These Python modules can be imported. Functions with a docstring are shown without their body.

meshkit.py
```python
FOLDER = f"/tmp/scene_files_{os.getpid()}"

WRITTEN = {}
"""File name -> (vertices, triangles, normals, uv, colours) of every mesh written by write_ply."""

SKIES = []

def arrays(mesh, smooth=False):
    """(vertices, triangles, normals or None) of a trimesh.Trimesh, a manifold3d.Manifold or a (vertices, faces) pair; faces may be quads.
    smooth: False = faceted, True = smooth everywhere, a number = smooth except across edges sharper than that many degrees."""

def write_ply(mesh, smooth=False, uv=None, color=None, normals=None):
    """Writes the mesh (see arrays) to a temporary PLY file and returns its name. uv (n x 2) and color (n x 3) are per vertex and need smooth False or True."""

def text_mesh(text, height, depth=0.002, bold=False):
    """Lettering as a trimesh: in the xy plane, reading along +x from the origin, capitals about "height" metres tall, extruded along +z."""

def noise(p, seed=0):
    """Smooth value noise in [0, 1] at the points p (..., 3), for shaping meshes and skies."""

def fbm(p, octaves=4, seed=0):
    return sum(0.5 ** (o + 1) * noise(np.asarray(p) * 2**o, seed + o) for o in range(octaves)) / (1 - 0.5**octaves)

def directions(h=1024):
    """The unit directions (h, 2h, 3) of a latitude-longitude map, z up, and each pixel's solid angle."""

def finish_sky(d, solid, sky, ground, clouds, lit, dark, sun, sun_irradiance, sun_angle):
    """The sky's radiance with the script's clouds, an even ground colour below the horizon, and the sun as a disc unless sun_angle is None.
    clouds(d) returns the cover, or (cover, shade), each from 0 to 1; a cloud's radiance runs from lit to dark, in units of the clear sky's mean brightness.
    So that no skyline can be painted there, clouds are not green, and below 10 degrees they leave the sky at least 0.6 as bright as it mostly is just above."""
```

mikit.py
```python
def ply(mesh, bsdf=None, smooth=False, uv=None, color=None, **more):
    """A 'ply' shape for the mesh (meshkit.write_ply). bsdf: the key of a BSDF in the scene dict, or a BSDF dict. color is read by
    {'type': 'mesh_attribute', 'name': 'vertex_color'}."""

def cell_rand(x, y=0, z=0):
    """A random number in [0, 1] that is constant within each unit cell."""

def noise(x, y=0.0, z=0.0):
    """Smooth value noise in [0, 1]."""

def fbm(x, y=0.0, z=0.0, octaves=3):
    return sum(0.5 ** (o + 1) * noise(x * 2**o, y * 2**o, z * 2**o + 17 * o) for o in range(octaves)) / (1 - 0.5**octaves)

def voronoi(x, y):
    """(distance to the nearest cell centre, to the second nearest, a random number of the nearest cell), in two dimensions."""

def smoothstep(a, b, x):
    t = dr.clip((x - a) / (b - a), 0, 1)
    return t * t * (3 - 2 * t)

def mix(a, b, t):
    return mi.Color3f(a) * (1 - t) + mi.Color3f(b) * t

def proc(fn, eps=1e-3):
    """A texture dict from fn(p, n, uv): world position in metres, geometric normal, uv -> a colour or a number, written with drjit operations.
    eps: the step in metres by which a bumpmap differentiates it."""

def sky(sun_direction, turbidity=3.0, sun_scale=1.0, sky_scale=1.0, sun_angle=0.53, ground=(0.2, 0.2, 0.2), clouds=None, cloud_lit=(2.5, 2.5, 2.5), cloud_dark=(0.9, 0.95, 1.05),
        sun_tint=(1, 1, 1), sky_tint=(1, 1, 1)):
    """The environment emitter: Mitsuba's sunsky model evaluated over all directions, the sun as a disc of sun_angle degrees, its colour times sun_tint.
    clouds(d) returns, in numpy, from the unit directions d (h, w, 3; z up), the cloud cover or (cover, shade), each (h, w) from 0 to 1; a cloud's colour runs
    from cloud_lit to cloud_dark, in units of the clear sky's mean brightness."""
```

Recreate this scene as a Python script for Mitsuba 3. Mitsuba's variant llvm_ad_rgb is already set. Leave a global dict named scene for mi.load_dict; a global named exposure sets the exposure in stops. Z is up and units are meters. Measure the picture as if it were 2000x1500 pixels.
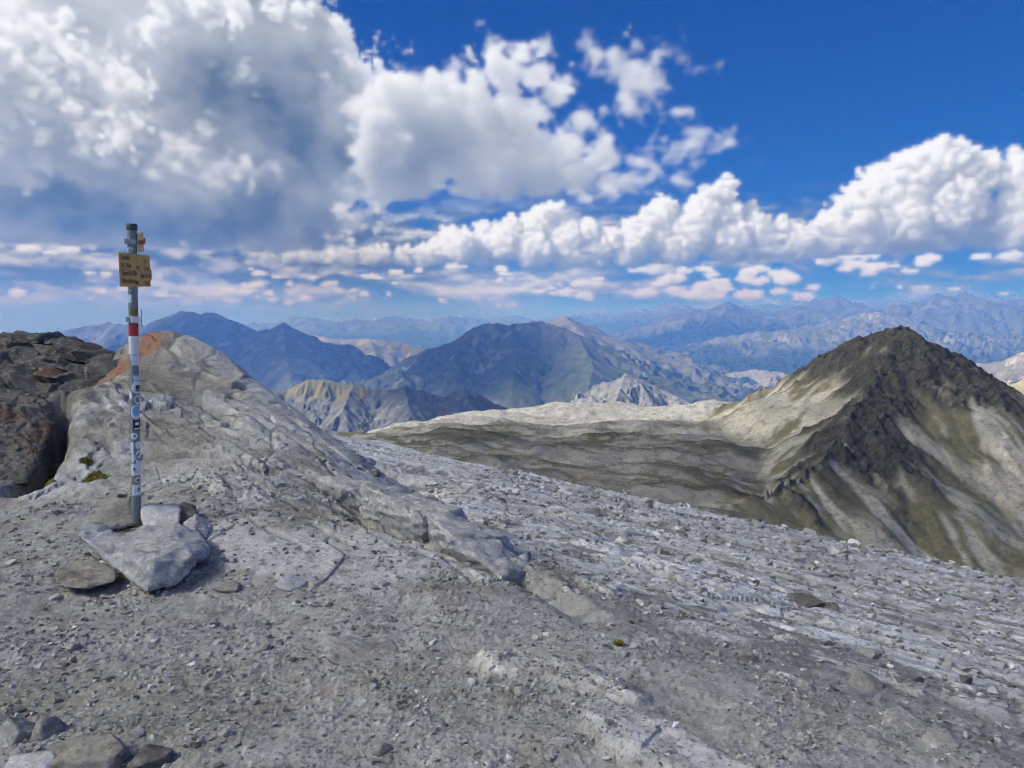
import math
import numpy as np
import trimesh
import manifold3d
import mitsuba as mi
import drjit as dr
import mikit
import meshkit
from scipy.spatial import cKDTree
from scipy.interpolate import RBFInterpolator
from scipy.ndimage import gaussian_filter, map_coordinates, shift as nd_shift

T = mi.ScalarTransform4f
scene, labels = {}, {}

# ------------------------------------------------------------------ camera
EYE = np.array([0.0, 0.0, 1.6])
FOCAL = 1482.0                     # in pixels of the 2000 x 1500 frame
PITCH = math.radians(5.01)
CP, SP = math.cos(PITCH), math.sin(PITCH)
scene['camera'] = {
    'type': 'perspective', 'fov': math.degrees(2 * math.atan(1000 / FOCAL)), 'fov_axis': 'x',
    'near_clip': 0.05, 'far_clip': 2.0e5,
    'to_world': T().look_at(origin=EYE.tolist(), target=(EYE + [0, CP, -SP]).tolist(), up=[0, 0, 1]),
    'medium': {'type': 'ref', 'id': 'mountain_air'}}
exposure = 1.3


def ray_of(px, py):
    """Direction of a picture point, as measured in the photograph: used to survey where things stand."""
    a, b = (np.asarray(px, float) - 1000) / FOCAL, (750 - np.asarray(py, float)) / FOCAL
    return np.stack([a, CP + SP * b, CP * b - SP], -1)


def at(px, py, y):
    """The point at the forward distance y that the photograph shows at this picture point."""
    d = ray_of(px, py)
    return EYE + d * (np.asarray(y, float) / d[..., 1])[..., None]


# ------------------------------------------------------------------ noise
def _hash(ix, iy, iz, seed):
    h = (ix * 374761393 + iy * 668265263 + iz * 1274126177 + seed * 974711) & 0xFFFFFFFF
    h = ((h ^ (h >> 13)) * 1103515245) & 0xFFFFFFFF
    h = ((h ^ (h >> 15)) * 668265263) & 0xFFFFFFFF
    return h ^ (h >> 16)


def perlin(x, y, seed=0):
    """Gradient noise of two coordinates, about -1 to 1."""
    x, y = np.broadcast_arrays(np.asarray(x, float), np.asarray(y, float))
    ix, iy = np.floor(x).astype(np.int64), np.floor(y).astype(np.int64)
    fx, fy = x - ix, y - iy
    u, v = fx * fx * fx * (fx * (fx * 6 - 15) + 10), fy * fy * fy * (fy * (fy * 6 - 15) + 10)

    def corner(a, b):
        t = _hash(ix + a, iy + b, 0, seed) * (2 * np.pi / 4294967296.0)
        return np.cos(t) * (fx - a) + np.sin(t) * (fy - b)

    p, q = corner(0, 0), corner(0, 1)
    p = p + u * (corner(1, 0) - p)
    q = q + u * (corner(1, 1) - q)
    return (p + v * (q - p)) * 1.5


_ROT = (0.8, 0.6)


def fbm(x, y, octaves=5, seed=0, gain=0.5, ridged=False, billow=False):
    s, a, t = 0.0, 1.0, 0.0
    for o in range(octaves):
        n = perlin(x, y, seed + o)
        if ridged:
            n = 1 - 2 * np.abs(n)
        if billow:
            n = 2 * np.abs(n) - 0.6
        s, t, a = s + a * n, t + a, a * gain
        x, y = (_ROT[0] * x - _ROT[1] * y) * 2.03 + 11.3, (_ROT[1] * x + _ROT[0] * y) * 2.03 - 7.7
    return s / t


def cells(x, y, seed=0):
    """Cell noise: (distance to the nearest centre, to the second, a random number of the nearest)."""
    ix, iy = np.floor(x).astype(np.int64), np.floor(y).astype(np.int64)
    f1, f2, who = np.full(np.shape(x), 9.0), np.full(np.shape(x), 9.0), np.zeros(np.shape(x))
    for a in (-1, 0, 1):
        for b in (-1, 0, 1):
            h = _hash(ix + a, iy + b, 1, seed)
            cx, cy = ix + a + (h & 0xFFFF) / 65536.0, iy + b + (h >> 16) / 65536.0
            d = np.hypot(cx - x, cy - y)
            near = d < f1
            f2 = np.where(near, f1, np.minimum(f2, d))
            who = np.where(near, (_hash(ix + a, iy + b, 2, seed) & 0xFFFF) / 65536.0, who)
            f1 = np.minimum(f1, d)
    return f1, f2, who


def facets(x, y, seed=0, lean=1.0):
    """Broken rock: every cell is a plane of its own tilt and height. Returns (height, nearness to the joint, random number)."""
    ix, iy = np.floor(x).astype(np.int64), np.floor(y).astype(np.int64)
    f1, f2 = np.full(np.shape(x), 9.0), np.full(np.shape(x), 9.0)
    h, who = np.zeros(np.shape(x)), np.zeros(np.shape(x))
    for a in (-1, 0, 1):
        for b in (-1, 0, 1):
            k = _hash(ix + a, iy + b, 1, seed)
            dx, dy = x - (ix + a + (k & 0xFFFF) / 65536.0), y - (iy + b + (k >> 16) / 65536.0)
            d = np.maximum(np.abs(dx + 0.35 * dy), np.abs(dy - 0.25 * dx)) * 0.6 + 0.4 * np.hypot(dx, dy)
            k2 = _hash(ix + a, iy + b, 2, seed)
            r0, r1, r2 = (k2 & 0x3FF) / 1023.0, ((k2 >> 10) & 0x3FF) / 1023.0, ((k2 >> 20) & 0x3FF) / 1023.0
            near = d < f1
            f2 = np.where(near, f1, np.minimum(f2, d))
            h = np.where(near, lean * (dx * (r0 - 0.5) + dy * (r1 - 0.5)) + 0.55 * (r2 - 0.5), h)
            who = np.where(near, r2, who)
            f1 = np.minimum(f1, d)
    return h, f2 - f1, who


def sstep(a, b, x):
    t = np.clip((x - a) / (b - a), 0, 1)
    return t * t * (3 - 2 * t)


def lerp(a, b, t):
    return a + (b - a) * t


# ------------------------------------------------------------------ sky and clouds
SUN = np.array([-0.80, -0.30, 0.72])
SUN /= np.linalg.norm(SUN)


def az_el(px, py):
    d = ray_of(px, py)
    return np.degrees(np.arctan2(d[..., 0], d[..., 1])), np.degrees(np.arctan2(d[..., 2], np.hypot(d[..., 0], d[..., 1])))


def perlin3(x, y, z, seed=0):
    """Gradient noise of three coordinates, about -1 to 1, in single precision."""
    f32 = np.float32
    ix, iy, iz = (np.floor(q).astype(np.int32) for q in (x, y, z))
    fx, fy, fz = (x - ix).astype(f32), (y - iy).astype(f32), (z - iz).astype(f32)
    u, v, w = (q * q * q * (q * (q * 6 - 15) + 10) for q in (fx, fy, fz))
    table = np.random.default_rng(900 + seed).permutation(4096).astype(np.int32)
    g = np.random.default_rng(950 + seed).normal(size=(4096, 3)).astype(f32)
    g /= np.linalg.norm(g, axis=1, keepdims=True)
    px, py, pz = table[ix & 4095], table[(ix + 1) & 4095], None

    def corner(p, a, b, c):
        h = table[(table[(p + iy + b) & 4095] + iz + c) & 4095]
        return g[h, 0] * (fx - a) + g[h, 1] * (fy - b) + g[h, 2] * (fz - c)

    def edge(b, c):
        p = corner(px, 0, b, c)
        return p + u * (corner(py, 1, b, c) - p)

    q0 = edge(0, 0)
    q0 = q0 + v * (edge(1, 0) - q0)
    q1 = edge(0, 1)
    q1 = q1 + v * (edge(1, 1) - q1)
    return (q0 + w * (q1 - q0)) * f32(1.5)


class Bank:
    """One bank of cloud: rounded heaps (azimuth, elevation, radius in degrees), filled with vapour and lit by the sun."""

    def __init__(self, heaps, seed, base=None, rough=0.5, thick=2.2, gain=1.0, lift=0.0, size=None, sun=(-0.62, 0.66, -0.42), squash=1.0, fine=1.0, soft=0.2, wisp=0.0):
        self.h, self.seed, self.base, self.rough, self.thick, self.gain, self.lift = heaps, seed, base, rough, thick, gain, lift
        self.size = size or float(np.median([q[2] for q in heaps]))
        self.sun, self.squash, self.fine, self.soft = np.array(sun) / np.linalg.norm(sun), squash, fine, soft
        self.wisp = wisp


def survey(rows):
    """Heaps measured in the photograph as (px, py, radius px)."""
    out = []
    for x, y, r in rows:
        a, e = az_el(x, y)
        a2, _ = az_el(x + 1, y)
        out.append((float(a), float(e), r * 0.5 * (float(a2 - a) + 0.0387)))
    return out


def base_of(px, py):
    return float(az_el(px, py)[1])


# far to near: the low streaks, the heaped middle row, the great dark cloud overhead and its torn wing
BACKLIT = (-0.5, 0.72, 0.45)
BANKS = [
    # middle row right: the large heap with its anvil
    Bank(survey([(1590, 478, 34), (1625, 455, 46), (1655, 430, 46), (1690, 400, 52), (1690, 445, 60), (1735, 368, 54), (1785, 345, 56), (1835, 325, 50), (1870, 330, 50), (1780, 420, 80), (1860, 400, 70), (1910, 340, 42), (1950, 318, 22), (1985, 304, 15), (2015, 298, 12), (1920, 450, 50), (1880, 440, 45), (1975, 410, 46), (2030, 390, 60), (2100, 380, 90), (1560, 482, 26), (1720, 465, 50), (1990, 345, 38), (1940, 345, 20), (2040, 340, 40), (1830, 460, 50), (1990, 455, 55), (1660, 474, 36)]), 11, base_of(1700, 496), rough=0.8, thick=3.4, sun=(-0.72, 0.6, -0.3), fine=0.9),
    # middle row: towers left of it
    Bank(survey([(1415, 372, 26), (1430, 358, 17), (1385, 395, 32), (1370, 425, 40), (1350, 455, 50), (1285, 425, 40), (1300, 455, 50), (1245, 460, 40), (1225, 485, 34), (1470, 415, 22), (1480, 440, 28), (1500, 470, 36), (1530, 440, 20), (1560, 475, 34), (1430, 470, 46), (1320, 490, 46), (1420, 420, 34), (1610, 490, 26), (1540, 490, 26)]), 12, base_of(1400, 512), rough=0.8, thick=3.2, sun=(-0.75, 0.58, -0.28), fine=0.9),
    Bank(survey([(1060, 430, 34), (1085, 412, 22), (1040, 450, 38), (1000, 450, 30), (985, 470, 36), (945, 455, 22), (955, 480, 34), (900, 480, 36), (872, 462, 20), (868, 488, 30), (835, 505, 28), (1105, 470, 46), (1150, 450, 22), (1190, 470, 28), (1165, 495, 34), (1225, 495, 30), (1120, 500, 34), (1040, 490, 40), (790, 503, 24), (750, 498, 18), (720, 505, 24), (680, 503, 20), (640, 505, 20), (600, 503, 16), (560, 508, 18), (520, 510, 13), (490, 512, 10)]), 13, base_of(1000, 520), rough=0.8, thick=3.2, sun=(-0.75, 0.58, -0.28), fine=0.9),
    # the great cloud overhead: seen from under, the sun above and beyond it
    Bank(survey([(60, 75, 110), (-60, 250, 260), (110, 250, 170), (210, 60, 110), (250, 180, 120), (340, 80, 120), (420, 110, 160), (480, 40, 90), (560, 110, 120), (610, 90, 70), (640, 180, 100), (680, 230, 60), (680, 290, 90), (450, 290, 200), (260, 360, 150), (80, 390, 110), (560, 390, 110), (420, 400, 105), (640, 390, 60), (250, 400, 100), (100, 400, 100), (-60, 400, 120), (700, 320, 80), (-160, 100, 260), (200, -140, 240), (420, -120, 180), (540, 10, 60), (330, 440, 60), (560, 420, 80), (160, 430, 75), (480, 440, 60), (30, 440, 70), (610, 410, 60), (400, 445, 60)]), 14, base_of(350, 486), rough=1.15, thick=1.5, sun=BACKLIT, soft=0.22, size=3.2, gain=1.08, fine=1.2, wisp=0.1),
    Bank(survey([(60, 75, 50), (20, 150, 60), (110, 120, 50), (60, 200, 70), (30, 270, 60), (120, 250, 70), (190, 130, 40), (225, 180, 56), (240, 250, 66), (170, 290, 60), (90, 310, 46), (40, 330, 40), (210, 320, 34), (330, 5, 40), (400, 0, 46), (455, 20, 34), (290, 60, 26), (540, 5, 30), (590, 25, 22), (130, 50, 26), (20, 40, 40), (150, 200, 60), (280, 300, 36), (-40, 120, 80), (-50, 260, 90), (320, 300, 26)]), 18, None, rough=1.35, thick=1.9, soft=0.42, size=2.0, gain=0.92, fine=1.1, wisp=0.15, sun=(-0.6, 0.7, -0.1)),
    Bank(survey([(400, 345, 26), (430, 350, 30), (465, 330, 30), (380, 370, 20), (500, 350, 24), (440, 145, 16), (470, 150, 20), (500, 160, 14), (650, 170, 16), (670, 210, 14), (520, 330, 20), (350, 290, 40), (400, 260, 30), (300, 340, 22)]), 19, None, rough=1.6, thick=0.55, soft=1.0, size=1.8, gain=0.78, fine=1.1, wisp=0.8),
    Bank(survey([(745, 175, 34), (725, 200, 40), (790, 190, 60), (765, 150, 28), (840, 175, 46), (880, 180, 50), (930, 165, 44), (985, 150, 44), (1010, 110, 34), (1060, 95, 28), (960, 85, 20), (1050, 150, 40), (860, 270, 90), (980, 270, 90), (770, 320, 90), (920, 350, 55), (1060, 335, 60), (1120, 345, 46), (1180, 355, 36), (1060, 220, 36), (720, 380, 30), (1085, 175, 40), (1110, 290, 46), (1140, 240, 34), (1170, 310, 40), (820, 350, 50), (1000, 360, 44), (1230, 350, 30), (740, 240, 60)]), 15, base_of(900, 392), rough=1.15, thick=1.1, sun=BACKLIT, soft=0.5, size=2.6, gain=0.80, wisp=0.55),
    Bank(survey([(1160, 110, 30), (1200, 130, 38), (1245, 150, 44), (1275, 125, 30), (1230, 200, 40), (1270, 190, 34), (1310, 88, 18), (1340, 125, 16), (1370, 135, 10), (1397, 135, 9), (1330, 225, 20), (1350, 245, 14), (1135, 90, 14), (1145, 230, 28), (1110, 270, 26), (1280, 260, 16), (1360, 280, 36), (1310, 305, 34), (1410, 275, 26), (1450, 270, 14), (1470, 278, 8), (1250, 320, 32), (1190, 355, 28), (1270, 340, 30), (1140, 380, 24), (1200, 385, 18), (1490, 298, 6), (1110, 170, 18), (1180, 270, 18), (1210, 290, 16), (1330, 340, 22), (1230, 395, 12)]), 16, None, rough=1.15, thick=0.7, soft=0.85, sun=BACKLIT, size=2.2, gain=0.76, fine=1.0, wisp=0.85),
    Bank(survey([(690, 430, 12), (684, 445, 12), (708, 448, 8), (742, 442, 11), (752, 430, 7), (735, 455, 8), (735, 75, 9), (745, 90, 7), (775, 85, 6), (805, 95, 6), (815, 110, 4), (935, 52, 6), (850, 100, 4), (670, 412, 18), (735, 405, 12), (920, 110, 14), (1225, 65, 7), (680, 470, 14)]), 17, None, rough=1.4, thick=0.7, soft=0.7, gain=0.7, sun=BACKLIT, size=0.9, fine=0.9, wisp=0.9),
]


def far_banks(rng):
    """Heaps all round the horizon, as the weather in the photograph has them, outside the part that it shows."""
    rows = []
    for k in range(11):
        a0 = rng.uniform(42, 318)
        e0 = rng.uniform(4, 9) if k % 2 else rng.uniform(14, 50)
        n, w = int(rng.integers(6, 14)), rng.uniform(2.0, 4.5) * (1 + e0 / 18)
        hs = []
        for _ in range(n):
            r = w * rng.uniform(0.35, 0.8)
            hs.append((((a0 + rng.normal() * w * 1.3) + 180) % 360 - 180, e0 + abs(rng.normal()) * w * 0.45, r))
        rows.append(Bank(hs, 60 + k, e0 - 0.2 * w, rough=0.7, thick=2.0, fine=0.7))
    return rows


def over(state, cover, shade):
    c, s = state
    both = 1 - (1 - c) * (1 - cover)
    return both, (s * c * (1 - cover) + shade * cover) / np.maximum(both, 1e-6)


def clouds(d):
    u = np.degrees(np.arctan2(d[..., 0], d[..., 1]))
    v = np.degrees(np.arcsin(np.clip(d[..., 2], -1, 1)))
    rows = np.where((v[:, 0] > -0.5) & (v[:, 0] < 62))[0]
    r0, r1 = rows.min(), rows.max() + 1
    U, V = u[r0:r1], v[r0:r1]
    cover, shade = np.zeros(U.shape), np.zeros(U.shape)
    # low layer towards the horizon: long flat streaks seen edge-on
    inv = 1.0 / (0.06 + np.sin(np.radians(np.maximum(V, 0.05))))
    sx, sy = np.sin(np.radians(U)) * inv * 2.1 + 20 * np.cos(np.radians(U)), np.cos(np.radians(U)) * inv * 1.6
    n = fbm(U * 0.16, V * 0.62, 5, 31, 0.55) + 0.35 * fbm(U * 0.5, V * 1.6, 4, 35, 0.6)
    left = 0.10 + sstep(-6, -16, U) * 0.22 - sstep(8, 22, U) * 0.20 - 0.06 * sstep(2, 8, U)
    thick = n + left + 0.10
    band = sstep(9.5, 6.0, V)
    c0 = sstep(-0.10, 0.34, thick + 0.10 + 0.25 * sstep(-4, -18, U)) * band * sstep(-0.2, 1.4, V)
    lit = np.clip(0.5 + 1.5 * (fbm(U * 0.35 + 0.12, V * 1.1 + 0.35, 4, 33, 0.6)), 0, 1)
    s0 = np.clip(0.92 - 0.60 * lit * sstep(0.1, 0.5, thick + 0.1 * lit), 0.12, 0.95)
    cover, shade = over((cover, shade), c0, np.clip(s0 * 1.15 - 0.16 + 0.16 * sstep(0, -14, U) * sstep(1.0, 3.0, V), 0, 1))
    # small bright heaps in rows under the middle row
    rng = np.random.default_rng(5)
    small = []
    for (x0, x1, y0, y1, k, r) in ((1235, 1590, 525, 580, 44, 24), (1010, 1200, 545, 585, 16, 17), (1610, 1830, 500, 536, 22, 22), (1880, 2080, 490, 520, 8, 20), (470, 1000, 520, 560, 20, 15), (300, 1000, 565, 600, 22, 13), (1650, 1980, 545, 580, 9, 9), (0, 240, 470, 500, 8, 20), (0, 330, 530, 600, 12, 15), (380, 560, 560, 590, 6, 12)):
        hs = [(rng.uniform(x0, x1), y0 + (y1 - y0) * rng.random(), r * rng.uniform(0.5, 1.2)) for _ in range(k)]
        for h in hs:
            small.append((h, y0, y1))
    for lo in range(0, len(small), 12):
        part = small[lo:lo + 12]
        b = Bank(survey([p[0] for p in part]), 200 + lo, None, rough=0.75, thick=1.3, squash=2.7, gain=0.92, soft=0.6)
        cover, shade = paint(b, U, V, cover, shade, 0.95)
    for b in far_banks(np.random.default_rng(8)) + BANKS:
        cover, shade = paint(b, U, V, cover, shade, 1.0)
    C, S = np.zeros(u.shape), np.zeros(u.shape)
    C[r0:r1], S[r0:r1] = cover, shade
    return C, S


def paint(b, U, V, cover, shade, most):
    """Fills one bank with vapour in depth, lights it by the sun, and lays it over what is behind it."""
    reach = b.size * 0.6 + 0.4
    lo_a, hi_a = min(h[0] - h[2] for h in b.h) - reach, max(h[0] + h[2] for h in b.h) + reach
    lo_e, hi_e = min(h[1] - h[2] for h in b.h) - reach, max(h[1] + h[2] for h in b.h) + reach
    rows = np.where((V[:, 0] > lo_e) & (V[:, 0] < hi_e))[0]
    cols = np.where((U[0] > lo_a) & (U[0] < hi_a))[0]
    if hi_a - lo_a > 300 or len(rows) < 3 or len(cols) < 3:
        return cover, shade
    cols = cols[np.argsort(U[0][cols])]
    ij = np.ix_(rows, cols)
    u, v = U[ij], V[ij]
    step = float(abs(v[1, 0] - v[0, 0]))
    deep = min(max(h[2] for h in b.h), 2.2 * b.size)
    dw = max(step * 1.3, deep / 16)
    w = np.arange(-1.25 * deep, 1.25 * deep + dw, dw)
    f32 = np.float32
    x, y, z = (np.ascontiguousarray(np.broadcast_to(q, (*u.shape, len(w)))).astype(f32) for q in (u[..., None], v[..., None], w))
    k = f32(1 / (0.9 * b.size))
    wx, wy = x + f32(0.22 * b.size) * perlin3(x * k, y * k, z * k, b.seed), y + f32(0.22 * b.size) * perlin3(x * k, y * k, z * k + 9, b.seed + 1)
    field = np.full(x.shape, -3.0, f32)
    rng = np.random.default_rng(b.seed)
    for (a, e, r) in b.h:
        c = rng.uniform(-0.35, 0.35) * min(r, deep)
        q = np.sqrt((wx - a) ** 2 + ((wy - e) * b.squash) ** 2 + ((z - c) * max(1.0, r / deep)) ** 2)
        field = np.maximum(field, (r - q) / b.size)
    drift = perlin3(x * k * 2, y * k * 2, z * k * 2, b.seed + 8) if b.wisp else 0.0
    puff, amp, f, t = 0.0, 1.0, 1.6 / b.size, 0.0
    while f < 0.42 / step and amp > 0.1:
        puff, t = puff + amp * bulge(perlin3(x * f32(f) + 3.3 + f32(0.5 * b.wisp) * drift, y * f32(f * (1.05 + 0.5 * b.wisp)), z * f32(f), b.seed + 3), b.wisp), t + amp
        f, amp = f * 2.1, amp * 0.55 * b.fine
    field = field + f32(b.rough * 0.42) * puff
    rho = np.clip(field / b.soft, 0, 1)
    rho = rho * rho * (3 - 2 * rho)
    if b.base is not None:
        edge = b.base + 0.18 * perlin(u * 0.5, v * 0.2, b.seed + 30)
        rho = rho * sstep(edge - 0.12, edge + 0.3, v)[..., None]
    ext = b.thick / b.size * 3.0
    # light: the depth of vapour towards the sun, summed from the sunward rows down
    tau = np.zeros_like(rho)
    order = range(1, len(rows))
    sv = max(b.sun[1], 0.2)
    mx, mz, ds = -b.sun[0] / sv, -b.sun[2] / sv * step / dw, step / sv
    row = np.zeros(rho.shape[1:])
    for i in order:
        row = nd_shift(row + rho[i - 1] * ds * ext, (mx, mz), order=1, mode='nearest', prefilter=False)
        tau[i] = row
    lum = 0.34 * np.exp(-tau * 0.8) + 0.38 * np.exp(-tau * 0.20) + 0.22 * np.exp(-tau * 0.035) + 0.06
    if b.base is not None:
        lum = lum * (0.45 + 0.55 * sstep(b.base - 0.1, b.base + 1.7 * b.size, v + 0.5 * b.size * perlin(u / b.size, v / b.size, b.seed + 40)))[..., None]
    a = 1 - np.exp(-rho * ext * dw * 1.6)
    through, light = np.ones(u.shape), np.zeros(u.shape)
    for j in range(len(w)):
        light += through * a[..., j] * lum[..., j]
        through *= 1 - a[..., j]
    c = gaussian_filter(1 - through, 0.45)
    light = gaussian_filter(light, 0.45)
    s = 1 - np.clip(b.gain * light / np.maximum(c, 1e-3) * 1.12 + b.lift, 0, 1)
    s = s + tone(b, u, v)
    cover[ij], shade[ij] = over((cover[ij], shade[ij]), c * most, np.clip(s, 0, 1))
    return cover, shade


def bulge(n, wisp):
    """Rounded heaps for firm clouds, plain torn vapour for wispy ones."""
    return (1 - wisp) * (np.abs(n) * 2 - 0.55) + wisp * 1.15 * n


def tone(b, u, v):
    """The great cloud is thick and grey in its middle and along its base, thinner towards its left side."""
    if b.seed not in (14, 15):
        return 0.0

    def blob(x, y, rx, ry):
        a, e = az_el(x, y)
        return np.exp(-(((u - a) / (rx * 0.036)) ** 2 + ((v - e) / (ry * 0.036)) ** 2))

    if b.seed == 15:
        return 0.2 * blob(860, 260, 120, 60) + 0.15 * blob(1000, 240, 90, 50) + 0.2 * blob(760, 300, 80, 60) - 0.1
    w = fbm(u * 0.22, v * 0.3, 4, 77, 0.55)
    return 0.12 * blob(510, 200, 190, 120) + 0.05 * blob(640, 300, 100, 90) + 0.12 * blob(150, 400, 260, 60) + 0.08 * blob(520, 430, 170, 60) - 0.18 * blob(400, 350, 60, 45) - 0.2 * blob(120, 130, 170, 130) - 0.1 * blob(300, 20, 260, 60) + 0.28 * w - 0.04


SKY_ARGS = dict(turbidity=2.6, sky_tint=(0.03, 0.35, 0.97), cloud_lit=(8.2, 8.5, 9.0), cloud_dark=(0.72, 1.17, 1.78))
scene['sky'] = mikit.sky(SUN.tolist(), clouds=clouds, sun_scale=2.5, sun_angle=4.0, sun_tint=(0.84, 1.0, 1.19), ground=(0.2, 0.2, 0.2), **SKY_ARGS)
labels['sky'] = {'kind': 'structure'}

# ------------------------------------------------------------------ air
AIR = 6.2e-5
scene['mountain_air'] = {'type': 'homogeneous', 'albedo': {'type': 'rgb', 'value': [0.42, 0.58, 0.86]},
                         'sigma_t': {'type': 'rgb', 'value': [AIR * 0.36, AIR * 0.70, AIR * 1.45]}}
scene['clear_boundary'] = {'type': 'null'}
scene['haze'] = {'type': 'cube', 'to_world': T().translate([0, 30000, -420]).scale([60000, 42000, 1200]),
                 'bsdf': {'type': 'ref', 'id': 'clear_boundary'}, 'interior': {'type': 'ref', 'id': 'mountain_air'}}
labels['haze'] = {'label': 'blue haze lying over the distant mountain ranges', 'category': 'haze', 'kind': 'stuff'}

# ------------------------------------------------------------------ unseen clouds, placed outside the view to shade parts of the land
def shading_cloud(key, label, foot, height, size, depth, seed):
    """A flat heap of cloud at its own height on the sunward side of the land that it shades; size: half axes in metres."""
    t = (height - foot[2]) / SUN[2]
    c = np.array(foot) + SUN * t
    m = trimesh.creation.icosphere(subdivisions=5)
    v = m.vertices.copy()
    n = np.abs(perlin3(*(v.T * 1.6), seed)) + 0.5 * np.abs(perlin3(*(v.T * 3.4), seed + 1)) + 0.25 * np.abs(perlin3(*(v.T * 7), seed + 2))
    v = v * (0.72 + 0.75 * n)[:, None]
    v[:, 2] = np.where(v[:, 2] < -0.35, -0.35 + 0.15 * (v[:, 2] + 0.35), v[:, 2])
    v = v * np.array(size) + c
    scene[key + '_vapour'] = {'type': 'homogeneous', 'albedo': 0.9995, 'sigma_t': depth / (1.2 * size[2] / SUN[2]), 'phase': {'type': 'hg', 'g': 0.85}}
    scene[key] = mikit.ply((v, m.faces), 'clear_boundary', smooth=True, interior={'type': 'ref', 'id': key + '_vapour'})
    labels[key] = {'label': label, 'category': 'cloud', 'kind': 'stuff'}


shading_cloud('cloud', 'unseen cloud outside the picture that shades the saddle', (190, 60, -60), 1050, (760, 500, 150), 1.25, 301)
shading_cloud('cloud_001', 'cloud far to the left that shades the broad middle mountain', (-150, 6900, -500), 4300, (800, 1500, 300), 5.0, 302)
shading_cloud('cloud_002', 'cloud far to the left that shades the blue pyramid mountain', (-3100, 9000, -300), 5000, (2400, 2000, 300), 5.0, 303)
shading_cloud('cloud_003', 'cloud to the left that shades the cliffed ridge', (-120, 3000, -330), 1500, (360, 420, 120), 4.0, 304)
shading_cloud('cloud_004', 'smaller unseen cloud added at the left to shade the basin', (110, 470, -95), 1000, (330, 190, 110), 0.7, 305)  # out of view, added to darken the basin
shading_cloud('cloud_005', 'unseen high cloud added to shade the dark peaks at the right', (3700, 15800, 0), 6700, (2300, 1700, 300), 4.0, 306)  # above the view, added to shade part of the right ranges

# ------------------------------------------------------------------ rock and ground materials
scene['terrain_paint'] = {'type': 'twosided', 'bsdf': {'type': 'diffuse', 'reflectance': {'type': 'mesh_attribute', 'name': 'vertex_color'}}}



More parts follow.
